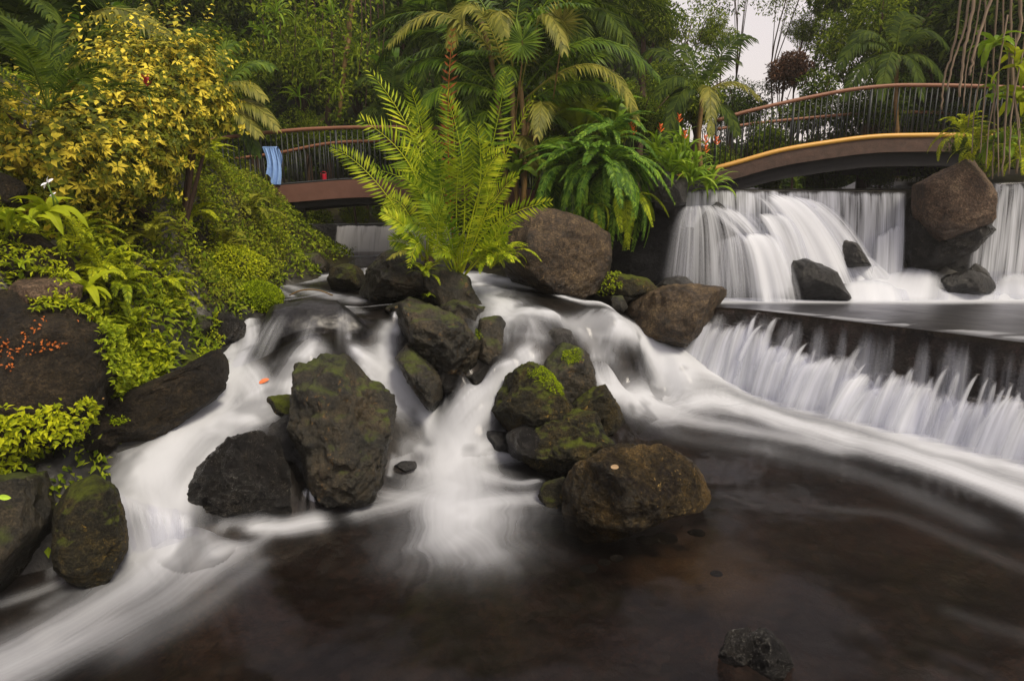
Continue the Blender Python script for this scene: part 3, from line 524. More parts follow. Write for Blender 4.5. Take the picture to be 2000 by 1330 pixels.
wallmesh('upper_weir_wall', uw_t, [np.array([p[0], p[1] - .12, .6]) for p in uw_t], MR['wetsmooth'], 'dark upper weir wall under the long white curtain of water', .6, disp=.05)
fwt = cr([(610,438,15.6),(700,439,15.6),(800,440,15.6),(940,440,15.6)])
wallmesh('far_weir_wall', fwt, [np.array([p[0], p[1] - .1, 1.3]) for p in fwt], MR['wetsmooth'], 'small dark weir wall far back under the left bridge', .6, disp=.04)
# water held above the weirs
m_jet = water_mat('weir_jet_water', (.95, .95, .97), FOAM, streak=.34, refl=.1, rough=.4, freq=22.0, vfreq=.8)
m_foamy = water_mat('foaming_rapid_water', (.95, .95, .97), FOAM, streak=.12, refl=.0, rough=.4, freq=9.0, vfreq=1.5)
m_fall = water_mat('soft_falling_water', (.95, .95, .97), FOAM, streak=.5, refl=.0, rough=.4, freq=24.0, vfreq=.6)
def sheet(name, pts, z, mat, label, foamv=0.0):
    V = np.array([[p[0], p[1], z] for p in pts]); me = meshdata(name, V, [list(range(len(V)))], mat, attrs={'foam': np.full(len(V), foamv)}); tag(obj(name, me), label, kind='structure')
sheet('upper_river', [(2.6, 10.62), (12, 10.2), (13, 17), (3, 17)], uw_t[2][2] + .012, m_pool, 'dark river water held above the upper weir', .0)
sheet('far_river', [(-6, 15.62), (0, 15.62), (0, 21), (-6, 21)], fwt[1][2] + .01, m_pool, 'river water held above the far weir', .2)
def veil(sets, nu=36, nv=40, fade=.1, arc=0.0, si0=0, endf=.35):
    """sets of (topL, topR, botL, botR, density_top, density_bot, power, ulean, soft) in world points -> one mesh"""
    out = []; FO = []; FL = []; n = 0; Fs = []
    for si, (tl, tr, bl, br, d0, d1, pw, sf, bulge) in enumerate(sets, si0):
        u = np.linspace(0, 1, nu); v = np.linspace(0, 1, nv); Uu, Vv = np.meshgrid(u, v)
        t = tl + (tr - tl) * Uu[..., None]; b = bl + (br - bl) * Uu[..., None]
        hx = Vv ** (1 / max(pw, 1e-3)) if pw < 1 else Vv
        P = t + (b - t) * hx[..., None]; P[..., 2] = t[..., 2] + (b[..., 2] - t[..., 2]) * Vv ** pw
        wob_ = (vnoise(np.stack([Uu.ravel() * 7 + si * 3, Vv.ravel() * .8, Uu.ravel() * 0], 1), si + 3) - .5).reshape(Uu.shape)
        P[..., 1] -= bulge * np.sin(math.pi * Uu) ** .7 * (.3 + .7 * Vv) + wob_ * min(.06, .07 * abs(br[0] - bl[0]))
        wd = np.linalg.norm(br - bl); ln = np.linalg.norm(bl - tl)
        eu = np.clip(np.minimum(Uu, 1 - Uu) / sf, 0, 1); eu = eu * eu * (3 - 2 * eu)
        rag = vnoise(np.stack([Uu.ravel() * 22 + si * 7, Uu.ravel() * 0, Uu.ravel() * 0], 1), si).reshape(Uu.shape)
        ev = smooth(0, fade, Vv - .10 * rag * (d0 < .99) - arc * (1 - np.sin(math.pi * Uu))) if d0 < 2 else 1; en = 1 - endf * smooth(1 - .12 - .5 * (endf > .5), 1, Vv)
        fo = (d0 + (d1 - d0) * Vv) * eu * ev * en
        V = P.reshape(-1, 3); out.append(V); FO.append(fo.ravel()); FL.append(np.stack([Uu.ravel() * wd + si * 5.3, Vv.ravel() * ln, Uu.ravel() * 0 + si], 1))
        Fs.append(grid_faces(nv, nu) + n); n += len(V)
    return np.concatenate(out), np.concatenate(Fs), np.concatenate(FO), np.concatenate(FL)
def veil_obj(name, label, sets, part=None, mat=None, **k):
    mat = mat or m_veil
    if part:
        C0 = sets[0][0]; root = empty(name, C0, label, 'waterfall')
        for i, q in enumerate(sets):
            V, F, FO, FL = veil([q], si0=i, **k); obj(part, meshdata(part, V - C0, F, mat, attrs={'foam': np.clip(FO, 0, 1)}, vattrs={'flow': FL}), root)
        return root
    V, F, FO, FL = veil(sets, **k); o = obj(name, meshdata(name, V, F, mat, attrs={'foam': np.clip(FO, 0, 1)}, vattrs={'flow': FL})); return tag(o, label, 'waterfall')
# a) long straight curtains
veil_obj('water_curtain', 'long straight curtain of white water over the upper weir', [(at(1333,371,10.50),at(1768,373,10.50),at(1335,560,10.38),at(1762,560,10.38),.62,.66,1.6,.012,.0)], nu=260, nv=30)
veil_obj('water_curtain', 'thin curtain of water right of the reddish brown boulder', [(at(1905,360,10.38),at(2120,352,10.3),at(1880,560,10.2),at(2100,560,10.1),.42,.55,1.6,.1,.0)], nu=160, nv=30)
m_far = water_mat('far_falling_water', (.93, .93, .95), (.9, .9, .92), streak=.8, refl=.0, freq=20.0)  # foam colour whitened to make up for light the bridge blocks
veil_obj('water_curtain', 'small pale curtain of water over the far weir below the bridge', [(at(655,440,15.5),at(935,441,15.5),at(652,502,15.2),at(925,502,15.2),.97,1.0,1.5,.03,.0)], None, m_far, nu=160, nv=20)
# b) domes and slides in front of the upper weir
A = at
veil_obj('falls', 'domed white slide of water leaping over the rocks before the upper weir', [
 (A(1330,402,10.2),A(1405,398,10.2),A(1272,575,9.75),A(1500,590,9.7),.5,.24,2.3,.35,.16),
 (A(1333,404,10.15),A(1362,400,10.15),A(1288,560,9.8),A(1360,590,9.7),.35,.3,2.3,.4,.05),
 (A(1400,470,9.95),A(1445,452,9.95),A(1368,575,9.7),A(1480,592,9.66),.55,.3,2.0,.4,.1),
 (A(1425,458,9.95),A(1500,452,9.95),A(1450,588,9.66),A(1572,592,9.6),.95,.95,2.0,.35,.12),
 (A(1345,398,10.22),A(1450,405,10.25),A(1440,470,10.0),A(1540,520,10.0),.75,.6,1.4,.35,.1),
 (A(1440,420,10.2),A(1530,410,10.25),A(1500,560,9.85),A(1600,560,9.9),.75,.85,1.9,.35,.15),
 (A(1455,380,10.42),A(1530,376,10.45),A(1545,540,9.98),A(1700,560,10.0),.95,1.0,1.9,.3,.15),
 (A(1500,382,10.42),A(1570,385,10.45),A(1640,545,10.05),A(1735,562,10.0),.8,1.0,1.9,.35,.12),
 (A(1610,480,10.25),A(1700,500,10.3),A(1640,570,9.9),A(1790,575,9.9),.9,1.0,1.5,.35,.08),
 (A(1690,470,10.3),A(1775,420,10.36),A(1680,545,10.1),A(1770,545,10.1),.5,.7,1.5,.4,.08),
], 'slide', m_fall, nu=60, nv=60, fade=.20, arc=.14)
veil_obj('falls', 'low rolling white rapids between the upper weir and the middle pool', [
 (A(1700,520,10.3),A(1860,520,10.3),A(1630,590,9.7),A(1850,590,9.75),.85,1.0,1.8,.3,.1),
 (A(1800,538,10.25),A(1960,540,10.25),A(1790,592,9.8),A(1960,592,9.8),.75,.75,1.8,.3,.1),
 (A(1620,540,10.1),A(1760,540,10.1),A(1620,592,9.65),A(1780,592,9.65),.95,1.0,1.8,.3,.1),
 (A(1900,550,10.2),A(2100,548,10.2),A(1880,595,9.8),A(2100,597,9.8),.8,.8,1.8,.25,.1),
 (A(1930,530,10.2),A(2060,528,10.2),A(1920,580,9.9),A(2060,580,9.9),.5,.6,1.8,.3,.1)], 'rapid', m_foamy, nu=60, nv=30, fade=.45, arc=.35)
# c) lower weir: wide jets leaning down left, thin jets above
LPX = [1360,1450,1560,1700,1850,2060,2300]
def lipat(px): return np.interp(px, LPX, [p[1] for p in wl_t])
def lipat_old(px):                            # lower wall base depth under a pixel column
    return np.interp(px, [1380,1450,1560,1700,1850,2060,2200], [9.0-.35,8.65-.3,8.2-.3,7.6-.28,7.1-.25,6.42-.25,6.1-.25])
jets = []
rg = np.random.RandomState(5)
env = lambda x: np.interp(x, [1355,1400,1470,1530,1580,1640,1700,1760,1850,1950,2050,2150], [655,636,642,662,688,700,722,748,748,778,800,830])
basey = lambda x: np.interp(x, [1300,1360,1450,1520,1640,1760,1900,2000,2150], [700,718,748,770,812,852,898,920,955])
x = 1372
while x < 2160:
    wpx = rg.uniform(54, 100) * (1 + (x - 1372) / 1300); D0 = lipat(x) - .12; D1 = D0 - .20
    tlx, trx = x - wpx * .15, x + wpx * .55; lean = rg.uniform(45, 70) * (1 + (x - 1372) / 900)
    y0 = env(x + wpx * .3) + rg.uniform(-26, 8); bx0, bx1 = x - lean, x + wpx * .9 - lean * .75
    jets.append((at(tlx, y0 + 3, D0), at(trx, y0 + 3 + (trx - tlx) * .12, D0 - .05), at(bx0, basey(bx0), D1), at(bx1, basey(bx1), D1 - .08), rg.uniform(.45, .8), rg.uniform(.7, .95), 2.0, .48, .07)); x += wpx * .36
x = 1385
while x < 2140:                           # thin film running down the stones from the lip
    y0 = np.interp(x, [1360,1450,1560,1700,1850,2060,2300], [598,604,616,633,651,677,702]) + 5; wpx = rg.uniform(26, 60)
    jets.append((at(x, y0, lipat(x) - .035), at(x + wpx, y0 + wpx * .12, lipat(x + wpx) - .035), at(x - 22, env(x) + 44, lipat(x) - .13), at(x + wpx - 16, env(x + wpx) + 44, lipat(x + wpx) - .13), rg.uniform(.04, .16), rg.uniform(.25, .5), 1.3, .45, .0)); x += rg.uniform(24, 60)
x = 1440
while x < 2140:
    wpx = rg.uniform(8, 22); D0 = lipat(x) - .10; y0 = env(x) - rg.uniform(2, 38); hgt = rg.uniform(70, 130); le = rg.uniform(30, 60)
    if rg.rand() < .8: jets.append((at(x, y0, D0), at(x + wpx, y0 + 2, D0), at(x - le, y0 + hgt, D0 - .14), at(x + wpx * 1.6 - le, y0 + hgt + 4, D0 - .14), rg.uniform(.35, .7), rg.uniform(.3, .6), 2.0, .45, .02))
    x += rg.uniform(7, 26)
x = 1362
while x < 2150:
    wpx = 70; D0 = lipat(x) - .10; y0 = env(x) + 12
    jets.append((at(x, y0, D0), at(x + wpx, y0 + 14, D0 - .05), at(x - 48, basey(x - 48) + 3, D0 - .2), at(x + wpx - 48, basey(x + wpx - 48) + 3, D0 - .26), .5, .85, 2.0, .45, .03)); x += 36
for q in jets:
    if q[2][2] < .45:
        for k in (2, 3): q[k][2] = min(q[k][2], .03)
veil_obj('water_jets', 'row of white jets spilling down left from the lower weir wall', jets, 'jet', m_jet, nu=24, nv=34, fade=.30, arc=.30)
# d) thin veils on the left and middle drops
def small(label, L): return veil_obj('rill', label, L, 'strand' if len(L) > 1 else None, m_fall, nu=26, nv=30, fade=.35, endf=.95)
small('fan of white water falling into the pool left of the black rough rock', [
 (A(232,965,4.28),A(300,985,4.28),A(262,1095,4.12),A(345,1100,4.12),.25,.6,2.0,.45,.05),(A(290,985,4.28),A(345,992,4.26),A(300,1085,4.1),A(372,1085,4.1),.2,.55,2.0,.45,.05),
 (A(340,992,4.3),A(378,1000,4.3),A(330,1080,4.12),A(395,1062,4.14),.2,.5,2.0,.45,.04),(A(215,950,4.28),A(240,962,4.28),A(235,1095,4.1),A(275,1105,4.1),.35,.5,2.0,.4,.03)])
small('twin thin jets falling beside the big dark mossy boulder', [(A(592,952,4.98),A(606,950,4.98),A(578,1012,4.86),A(600,1014,4.86),.5,.6,1.6,.45,.01),(A(600,950,4.98),A(610,955,4.98),A(604,1010,4.86),A(626,1010,4.86),.5,.6,1.6,.45,.01)])
small('thin trickle falling behind the upright mossy stone', [(A(100,960,4.2),A(128,960,4.2),A(98,1140,3.95),A(122,1140,3.95),.3,.3,1.6,.5,.02)])
0 and small('comb of short white spouts over the lip of the dark hump', [(A(700,690,6.75),A(760,668,6.8),A(715,735,6.55),A(790,720,6.6),.4,.7,1.8,.3,.04)])
small('sheer film of water sliding over the dark hump', [(A(515,612,6.75),A(590,598,6.7),A(452,712,6.15),A(520,752,6.1),.10,.42,1.3,.5,.02),(A(655,600,6.7),A(690,600,6.75),A(650,700,6.35),A(710,700,6.35),.22,.20,1.3,.5,.02),(A(590,612,6.65),A(650,604,6.65),A(560,705,6.2),A(620,702,6.25),.05,.20,1.3,.5,.02)])
small('thin rills running down the broad dark rock face', [ (A(790,612,7.15),A(798,612,7.15),A(782,665,6.95),A(794,668,6.95),.5,.5,1.6,.5,.01),(A(768,606,7.4),A(776,606,7.4),A(762,660,7.2),A(774,662,7.2),.7,.7,1.6,.5,.01)])
# ================================================================ BRIDGES
m_wood = plain_mat('red_brown_wood', (.13, .05, .026), (.27, .125, .07), 8, .5, .3, .3, (1, 6, 6))
m_iron = plain_mat('dark_iron', (.012, .016, .018), (.03, .035, .038), 20, .5, .1, .4)
m_fascia = plain_mat('brown_fascia', (.095, .048, .036), (.16, .08, .06), 5, .6, .2, .2)
m_stain = plain_mat('stained_concrete', (.03, .024, .021), (.12, .072, .055), 7, .7, .5, .2)
m_under = plain_mat('dark_girder', (.012, .012, .014), (.03, .028, .03), 5, .7, .3, .2)  # dark base colour for girders and soffit
m_yellow = plain_mat('yellow_bamboo', (.45, .22, .03), (.62, .36, .07), 4, .4, .15, .4, (1, 8, 8))
m_planks = plain_mat('deck_planks', (.08, .04, .025), (.15, .08, .05), 9, .7, .3, .2)
def boxbeam(P, h0, h1, w0, w1):
    """beam along polyline P (top line): from z+h0 down to z+h1, from y+w0 to y+w1"""
    P = np.asarray(P); n = len(P); V = []
    for dz_, dy in ((h0, w0), (h0, w1), (h1, w1), (h1, w0)): V.append(P + [0, dy, dz_])
    V = np.stack(V, 1).reshape(-1, 3); i = np.arange(n * 4).reshape(n, 4); j = np.roll(i, -1, 1)
    F = np.stack([i[:-1], j[:-1], j[1:], i[1:]], -1).reshape(-1, 4); F = np.vstack([F, i[0][None], i[-1][::-1][None]]); return V, F
def flat(name, VF, mat, parent): return obj(name, meshdata(name, VF[0], VF[1], mat, False), parent)
def bridge(label, deck, rail, mid, D, W, fasc, mats, x_extra, girder, pole=None, step=.105):
    dk = catmull([at(a, b, D) for a, b in deck], 60); rl = catmull([at(a, b, D) for a, b in rail], 60); md = catmull([at(a, b, D + W) for a, b in mid], 60)
    root = empty('footbridge', dk[30], label, 'bridge'); off = np.array(dk[30])
    dk, rl, md = dk - off, rl - off, md - off
    flat('fascia', boxbeam(dk, 0, -fasc, -.04, .03), mats[0], root)
    flat('fascia', boxbeam(dk, 0, -fasc, W - .03, W + .04), mats[0], root)
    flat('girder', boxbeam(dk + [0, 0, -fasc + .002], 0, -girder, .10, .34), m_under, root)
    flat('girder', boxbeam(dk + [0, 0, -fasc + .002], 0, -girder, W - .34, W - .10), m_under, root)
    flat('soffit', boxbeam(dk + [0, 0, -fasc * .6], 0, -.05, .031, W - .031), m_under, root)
    xs = np.linspace(dk[0][0], dk[-1][0], int((dk[-1][0] - dk[0][0]) / .16)); pl = None
    for a, b in zip(xs[:-1], xs[1:]):                    # deck planks, one by one
        zc = np.interp((a + b) / 2, dk[:, 0], dk[:, 2])
        if pl is None:
            c = np.array([[x, y, z] for x in (-.072, .072) for y in (0, 1) for z in (-.035, 0)], float); c[:, 1] *= W - .062
            pl = meshdata('plank', c, [[0, 1, 3, 2], [4, 6, 7, 5], [0, 4, 5, 1], [2, 3, 7, 6], [1, 5, 7, 3], [0, 2, 6, 4]], m_planks, False)
        obj('plank', pl, root, ((a + b) / 2, .031, zc - .01))
    bal = tubemesh('baluster', [tube([[0, 0, 0], [0, 0, 1]], .011, 6)], m_iron); n = 0
    for side in (0.0, W):
        hr = rl if side == 0.0 else md
        obj('handrail', tubemesh('handrail', [tube(hr, .036, 10)], mats[1]), root)
        x = max(rl[0][0], dk[0][0])
        k = 0
        while x < min(rl[-1][0], dk[-1][0]):
            z0 = np.interp(x, dk[:, 0], dk[:, 2]); z1 = np.interp(x, hr[:, 0], hr[:, 2])
            if k % 14 == 0: obj('post', tubemesh('post', [tube([[0, 0, 0], [0, 0, z1 - z0]], .024, 8)], m_iron), root, (x, side + .004, z0))
            else: obj('baluster', bal, root, (x, side + (.002 if k % 2 else -.002), z0), None, (1, 1, z1 - z0))
            x += step; k += 1
        if pole: obj('kerb_pole', tubemesh('kerb_pole', [tube(dk + [0, side - .03, .045], .047, 12)], m_yellow), root)
        elif side == 0.0: obj('bottom_rail', tubemesh('bottom_rail', [tube(dk + [0, side, .02], .02, 8)], m_iron), root)
    return root, off
b1_, _ = bridge('dark red wooden footbridge with iron railings on the left behind the tall ferns', [(360,404),(440,380),(515,366),(600,358),(680,352),(760,351),(860,354),(960,362),(1060,374)],
  [(360,285),(450,268),(560,256),(640,251),(740,249),(860,252),(960,260),(1060,272)], [(360,325),(450,312),(545,299),(640,281),(740,276),(860,279),(960,287),(1060,300)], 12.4, 2.0, .34, (m_fascia, m_wood), 0, .12)
b2_, _ = bridge('arched footbridge with yellow kerb pole and wooden handrail on the right above the upper weir', [(1380,338),(1440,322),(1520,300),(1600,286),(1700,273),(1790,270),(1880,270),(1990,274),(2100,280)],
  [(1400,236),(1460,218),(1560,195),(1660,176),(1740,168),(1800,167),(1880,168),(1990,172),(2100,178)], [(1400,253),(1480,241),(1600,229),(1700,221),(1760,219),(1880,222),(1990,226),(2100,232)], 12.5, 3.0, .26, (m_stain, m_wood), 0, .26, True)
# stone piers of the left bridge and abutment of the right bridge
def block(name, label, cat, a, b, D, th, mat, seed=3):
    c0, c1 = at(a[0], a[1], D), at(b[0], b[1], D); V, F = ICO[5]; S = np.sign(V) * np.abs(V) ** .25; S /= np.abs(S).max()
    V = S * [abs(c1[0] - c0[0]) / 2, th / 2, abs(c0[2] - c1[2]) / 2]; V = V + norm(V) * ((fbm(V * 3 + seed, 4, seed) - .5) * .12)[:, None]
    tag(obj(name, meshdata(name, V, F, mat), loc=((c0[0] + c1[0]) / 2, D + th / 2, (c0[2] + c1[2]) / 2)), label, cat)
block('bridge_pier', 'dark stone pier under the left end of the left bridge', 'pier', (490, 392), (572, 540), 12.5, 1.2, MR['grey'])
block('bridge_pier', 'stone abutment under the right end of the left bridge behind the ferns', 'pier', (1010, 380), (1130, 480), 12.5, 1.2, MR['grey'], 8)
block('bridge_pier', 'stone abutment at the left end of the arched bridge', 'pier', (1310, 348), (1420, 400), 12.5, 1.4, MR['grey'], 12)
# ---------------------------------------------------------------- towel on the railing
m_towel = plain_mat('blue_towel', (.16, .30, .62), (.30, .46, .80), 12, .9, .3, .1)
def cloth(w_, h_, n=26, seed=0):
    u, v = np.meshgrid(np.linspace(-.5, .5, n), np.linspace(0, 1, n)); x = u * w_ * (1 - .25 * v * (u < 0)) + .05 * np.sin(v * 3) ; y = -.035 - .03 * np.sin(u * 17 + v * 2) * (.3 + v) - .012 * np.sin(u * 41)
    z = -v * h_ * (1 - .28 * smooth(.05, -.35, u)); return np.stack([x, y, z], -1).reshape(-1, 3), grid_faces(n, n)
V, F = cloth(.30, .68); V2 = V.copy(); V2[:, 1] -= .012 ; Vb, Fb = cloth(.26, .36, 26, 3); Vb[:, 1] = .06 + (-Vb[:, 1])
tw = empty('towel', at(528, 290, 12.36), 'light blue towel hanging over the railing of the left bridge', 'towel')
obj('front_fold', meshdata('front_fold', *merge([(V2, F), (V, F[:, ::-1])]), m_towel), tw)
obj('back_fold', meshdata('back_fold', Vb, Fb, m_towel), tw)
obj('top_fold', meshdata('top_fold', *(lambda u, t: (np.stack([u * .28, .015 - .055 * np.cos(t), .004 + .03 * np.sin(t)], -1).reshape(-1, 3), grid_faces(10, 12)))(*np.meshgrid(np.linspace(-.5, .5, 12), np.linspace(0, math.pi, 10))), m_towel), tw)
# small red bucket seen through the railings
m_red = plain_mat('red_plastic', (.5, .01, .03), (.6, .02, .06), 5, .4, .05, .5)
prof = [(0, 0), (.05, 0), (.055, .02), (.062, .12), (.066, .13), (.058, .12), (.05, .03)]
th = np.arange(16) * 2 * math.pi / 16; V = np.array([[r * math.cos(t), r * math.sin(t), z] for r, z in prof for t in th]); i = np.arange(len(V)).reshape(-1, 16); j = np.roll(i, -1, 1)
bk = empty('bucket', at(633, 353, 13.2), 'small red bucket standing on the left bridge deck behind the railing', 'bucket')
obj('body', meshdata('body', V, np.stack([i[:-1], j[:-1], j[1:], i[1:]], -1).reshape(-1, 4), m_red), bk)
a = np.linspace(0, math.pi, 14); obj('handle', tubemesh('handle', [tube(np.stack([.064 * np.cos(a), 0 * a, .12 + .06 * np.sin(a)], 1), .006, 5)], m_red), bk)
# ================================================================ VEGETATION
def project(P):
    P = np.asarray(P, float); d = P - [0, 0, CAM_H]; f = d[:, 1] * CP - d[:, 2] * SP; v = d[:, 1] * SP + d[:, 2] * CP
    return 1000 + FPX * d[:, 0] / f, 665 - FPX * v / f
def inpoly(px, py, poly):
    r = np.zeros(len(px), bool); n = len(poly)
    for i in range(n):
        x0, y0 = poly[i]; x1, y1 = poly[(i + 1) % n]
        if y0 == y1: continue
        c = ((y0 > py) != (y1 > py)) & (px < (x1 - x0) * (py - y0) / (y1 - y0) + x0); r ^= c
    return r
def sample_surface(V, F, n, mask=None, seed=0):
    rs = np.random.RandomState(seed); F = F[:, [0, 1, 2]] if F.shape[1] == 3 else np.vstack([F[:, [0, 1, 2]], F[:, [0, 2, 3]]])
    a, b, c = V[F[:, 0]], V[F[:, 1]], V[F[:, 2]]; N = np.cross(b - a, c - a); A = np.linalg.norm(N, axis=1)
    cen = (a + b + c) / 3
    if mask is not None: A = A * mask(cen, norm(N))
    if A.sum() <= 0: return np.zeros((0, 3)), np.zeros((0, 3))
    k = rs.choice(len(F), n, p=A / A.sum()); u, v = rs.rand(n), rs.rand(n); m = u + v > 1; u[m] = 1 - u[m]; v[m] = 1 - v[m]
    return a[k] + (b[k] - a[k]) * u[:, None] + (c[k] - a[k]) * v[:, None], norm(N[k])
G1 = ((.010, .022, .004), (.035, .065, .010), (.09, .14, .02))
m_bright = leaf_mat('bright_cover_leaf', (.06, .09, .003), (.25, .31, .008), (.52, .55, .015), .35, .6, 2.2)
m_lime = leaf_mat('lime_leaf', (.07, .11, .004), (.24, .32, .010), (.42, .48, .02), .35, .5, 5)
m_olive = leaf_mat('olive_cover_leaf', (.04, .05, .004), (.16, .18, .012), (.34, .34, .025), .3, .6, 2.0)
m_yellow_l = leaf_mat('variegated_leaf', (.035, .055, .005), (.13, .15, .008), (.86, .70, .07), .25, .55, 5.5, .18, (.24, .50, .74))
m_fern = leaf_mat('tall_fern_leaf', (.09, .16, .005), (.28, .38, .010), (.58, .62, .03), .4, .45, 1.6)
m_fern2 = leaf_mat('deeper_green_frond', (.05, .11, .006), (.16, .27, .012), (.36, .46, .03), .4, .45, 2.0)
m_fernstem = plain_mat('fern_stem', (.28, .28, .04), (.42, .36, .06), 5, .5)
m_redfern = leaf_mat('red_young_frond', (.10, .03, .008), (.20, .05, .012), (.30, .09, .02), .3, .5, 3)
m_boston = leaf_mat('broad_fern_leaf', (.02, .06, .005), (.075, .17, .014), (.22, .36, .03), .35, .45, 2.4)
m_strap = leaf_mat('strap_leaf', (.05, .11, .006), (.15, .26, .012), (.36, .46, .03), .35, .4, 3)
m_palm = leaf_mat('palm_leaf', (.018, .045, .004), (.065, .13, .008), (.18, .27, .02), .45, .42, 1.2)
m_palml = leaf_mat('painted_lit_palm_leaf', (.03, .065, .006), (.10, .17, .012), (.22, .32, .03), .45, .42, 1.4)  # brighter copy of the palm green, light painted into the colour
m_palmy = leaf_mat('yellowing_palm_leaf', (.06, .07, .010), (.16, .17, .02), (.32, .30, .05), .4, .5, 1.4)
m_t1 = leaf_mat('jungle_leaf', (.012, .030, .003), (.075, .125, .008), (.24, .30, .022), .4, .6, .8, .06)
m_t2 = leaf_mat('light_jungle_leaf', (.03, .055, .004), (.13, .19, .010), (.34, .40, .03), .4, .6, .9, .06)  # lighter green leaf tone
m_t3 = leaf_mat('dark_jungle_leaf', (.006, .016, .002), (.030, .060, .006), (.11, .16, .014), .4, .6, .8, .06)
m_t4 = leaf_mat('reddish_leaf', (.03, .014, .008), (.09, .04, .022), (.17, .09, .045), .35, .5, 1.2)
m_moss = leaf_mat('moss_leaf', (.05, .08, .002), (.20, .28, .004), (.42, .52, .01), .3, .7, 6)
m_palmd = leaf_mat('painted_shade_palm_leaf', (.010, .022, .003), (.032, .06, .006), (.09, .13, .012), .4, .6, 1.2, .1)  # darker copy of the palm green, shade painted into the colour
m_bark = plain_mat('bark', (.03, .02, .014), (.10, .065, .045), 10, .8, .6, .1, (1, 1, .3))
m_root = plain_mat('aerial_root', (.10, .07, .045), (.30, .23, .16), 14, .7, .4, .2, (1, 1, .2))
m_cane = plain_mat('palm_cane', (.10, .06, .02), (.28, .17, .06), 6, .5, .3, .3, (1, 1, 3))
# ---- cover that grows on a surface
def cover(name, label, surf, poly, n, L, mat, seed=1, lift=.05, kind='stuff', cat='ground cover', W=.45, up=.5, parent=None, patch=.40, patch_s=2.5, cam=True, maxd=99):
    V, F = surf
    def mask(c, N):
        px, py = project(c); m = np.ones(len(c)) if poly is None else inpoly(px, py, poly).astype(float)
        if cam: m *= ((N * (np.array([0, 0, CAM_H + 4]) - c)).sum(1) > 0) * (c[:, 1] < maxd)
        return m * (fbm(c * patch_s, 3, seed) > patch)
    P, N = sample_surface(V, F, n, mask, seed); rs = np.random.RandomState(seed)
    if not len(P): return None
    h = fbm(P * 3.2, 3, seed + 3)[:, None]; P = P + N * (rs.rand(len(P), 1) ** .7 * lift * 2 * h); P[:, 2] += rs.rand(len(P)) * lift * .3
    dr = norm(rs.normal(size=(len(P), 3)) * .9 + N * up + [0, 0, -.15]); nn = norm(N * .8 + rs.normal(size=(len(P), 3)) * .35 + [0, -.2, .5])
    l = L * rs.uniform(.6, 1.3, len(P))
    me = leafmesh(name, [leaves(P, dr, nn, l, l * W, simple=L < .036)], mat); o = obj(name, me, parent)
    if parent is None: tag(o, label, None, None, kind) if kind else tag(o, label, cat)
    return o
GS = bpy.data.objects['ground'].data; gV = np.empty(len(GS.vertices) * 3, np.float32); GS.vertices.foreach_get('co', gV); gV = gV.reshape(-1, 3).astype(float)
gF = grid_faces(330, 420); gN = norm(np.cross(gV[gF[:, 1]] - gV[gF[:, 0]], gV[gF[:, 3]] - gV[gF[:, 0]]))
if gN[:, 2].mean() < 0: gF = gF[:, ::-1]
left = gV[gF[:, 0]]; gFl = gF[(left[:, 0] < .6) & (left[:, 2] > waterz(left[:, 0], left[:, 1]) + .05)]
GL = (gV, gFl)
pb = [(-400,330),(100,320),(250,430),(262,520),(365,560),(362,600),(275,625),(345,690),(330,720),(205,770),(178,600),(140,560),(118,470),(-400,450)]
po = [(250,330),(430,270),(540,330),(560,520),(470,590),(340,610),(262,540),(225,430),(150,360)]
cover('bright_ground_cover', 'bright yellow green leafy ground cover on the left bank', GL, pb, 15000, .075, m_bright, 1, .09, patch=.36)
cover('fine_ground_cover', 'fine olive green creeping plants draped over the left bank below the bridge', GL, po, 60000, .040, m_olive, 2, .12, patch=.22, patch_s=2)
cover('fine_ground_cover', 'pale green fresh shoots dotted over the draped bank', GL, po, 9000, .045, m_bright, 9, .16, patch=.52, patch_s=2.6)
cover('undergrowth', 'mixed green undergrowth over the rest of the left slope', GL, None, 60000, .075, m_t2, 3, .12, patch=.30, maxd=14)
def R_(k): return [v for l, v in ROCKS.items() if k in l][0]
cover('hanging_ground_cover', 'bright small leaved cover hanging over the slab at the left frame edge', merge([R_('dark slab at the left'), R_('huge dark boulder'), R_('long sloping brown')]), [(-60,805),(20,800),(60,805),(150,788),(185,785),(175,815),(150,850),(110,862),(70,890),(0,925),(-60,930)], 5200, .05, m_bright, 4, .08, patch=.2)
cover('hanging_ground_cover', 'lime green leafy cover spilling onto the sloping brown slab', merge([R_('long sloping brown'), (gV, np.vstack([gFl[:, [0, 1, 2]], gFl[:, [0, 2, 3]]])), R_('huge dark boulder')]), [(185,640),(260,640),(300,660),(342,690),(330,725),(260,760),(215,775),(200,740)], 5200, .045, m_lime, 5, .07, patch=.25)
cover('moss_tuft', 'bright streak of moss on the mossy hump of the rock spur', R_('mossy hump'), [(1030,722),(1060,718),(1092,740),(1098,775),(1080,770),(1050,748),(1032,735)], 2600, .018, m_moss, 6, .02, kind=None, cat='moss', patch=.1)
cover('moss_tuft', 'small bright moss tuft on the dark block of the rock spur', R_('dark block'), [(1098,686),(1130,682),(1138,705),(1110,712),(1098,700)], 1100, .018, m_moss, 7, .015, kind=None, cat='moss', patch=.05)
cover('moss_tuft', 'sparse moss line on the root covered rock beside the chute', merge([R_('dark root covered'), R_('dark mossy rock between')]), [(880,610),(905,615),(945,655),(935,670),(895,640)], 900, .022, m_moss, 8, .02, kind='stuff', cat='moss', patch=.3)
cover('moss_tuft', 'bright weeds on the low green mossy rock by the brown boulder', R_('low green mossy'), [(1160,540),(1210,535),(1215,565),(1170,575)], 500, .05, m_lime, 10, .05, kind='stuff', cat='weed', patch=-1)
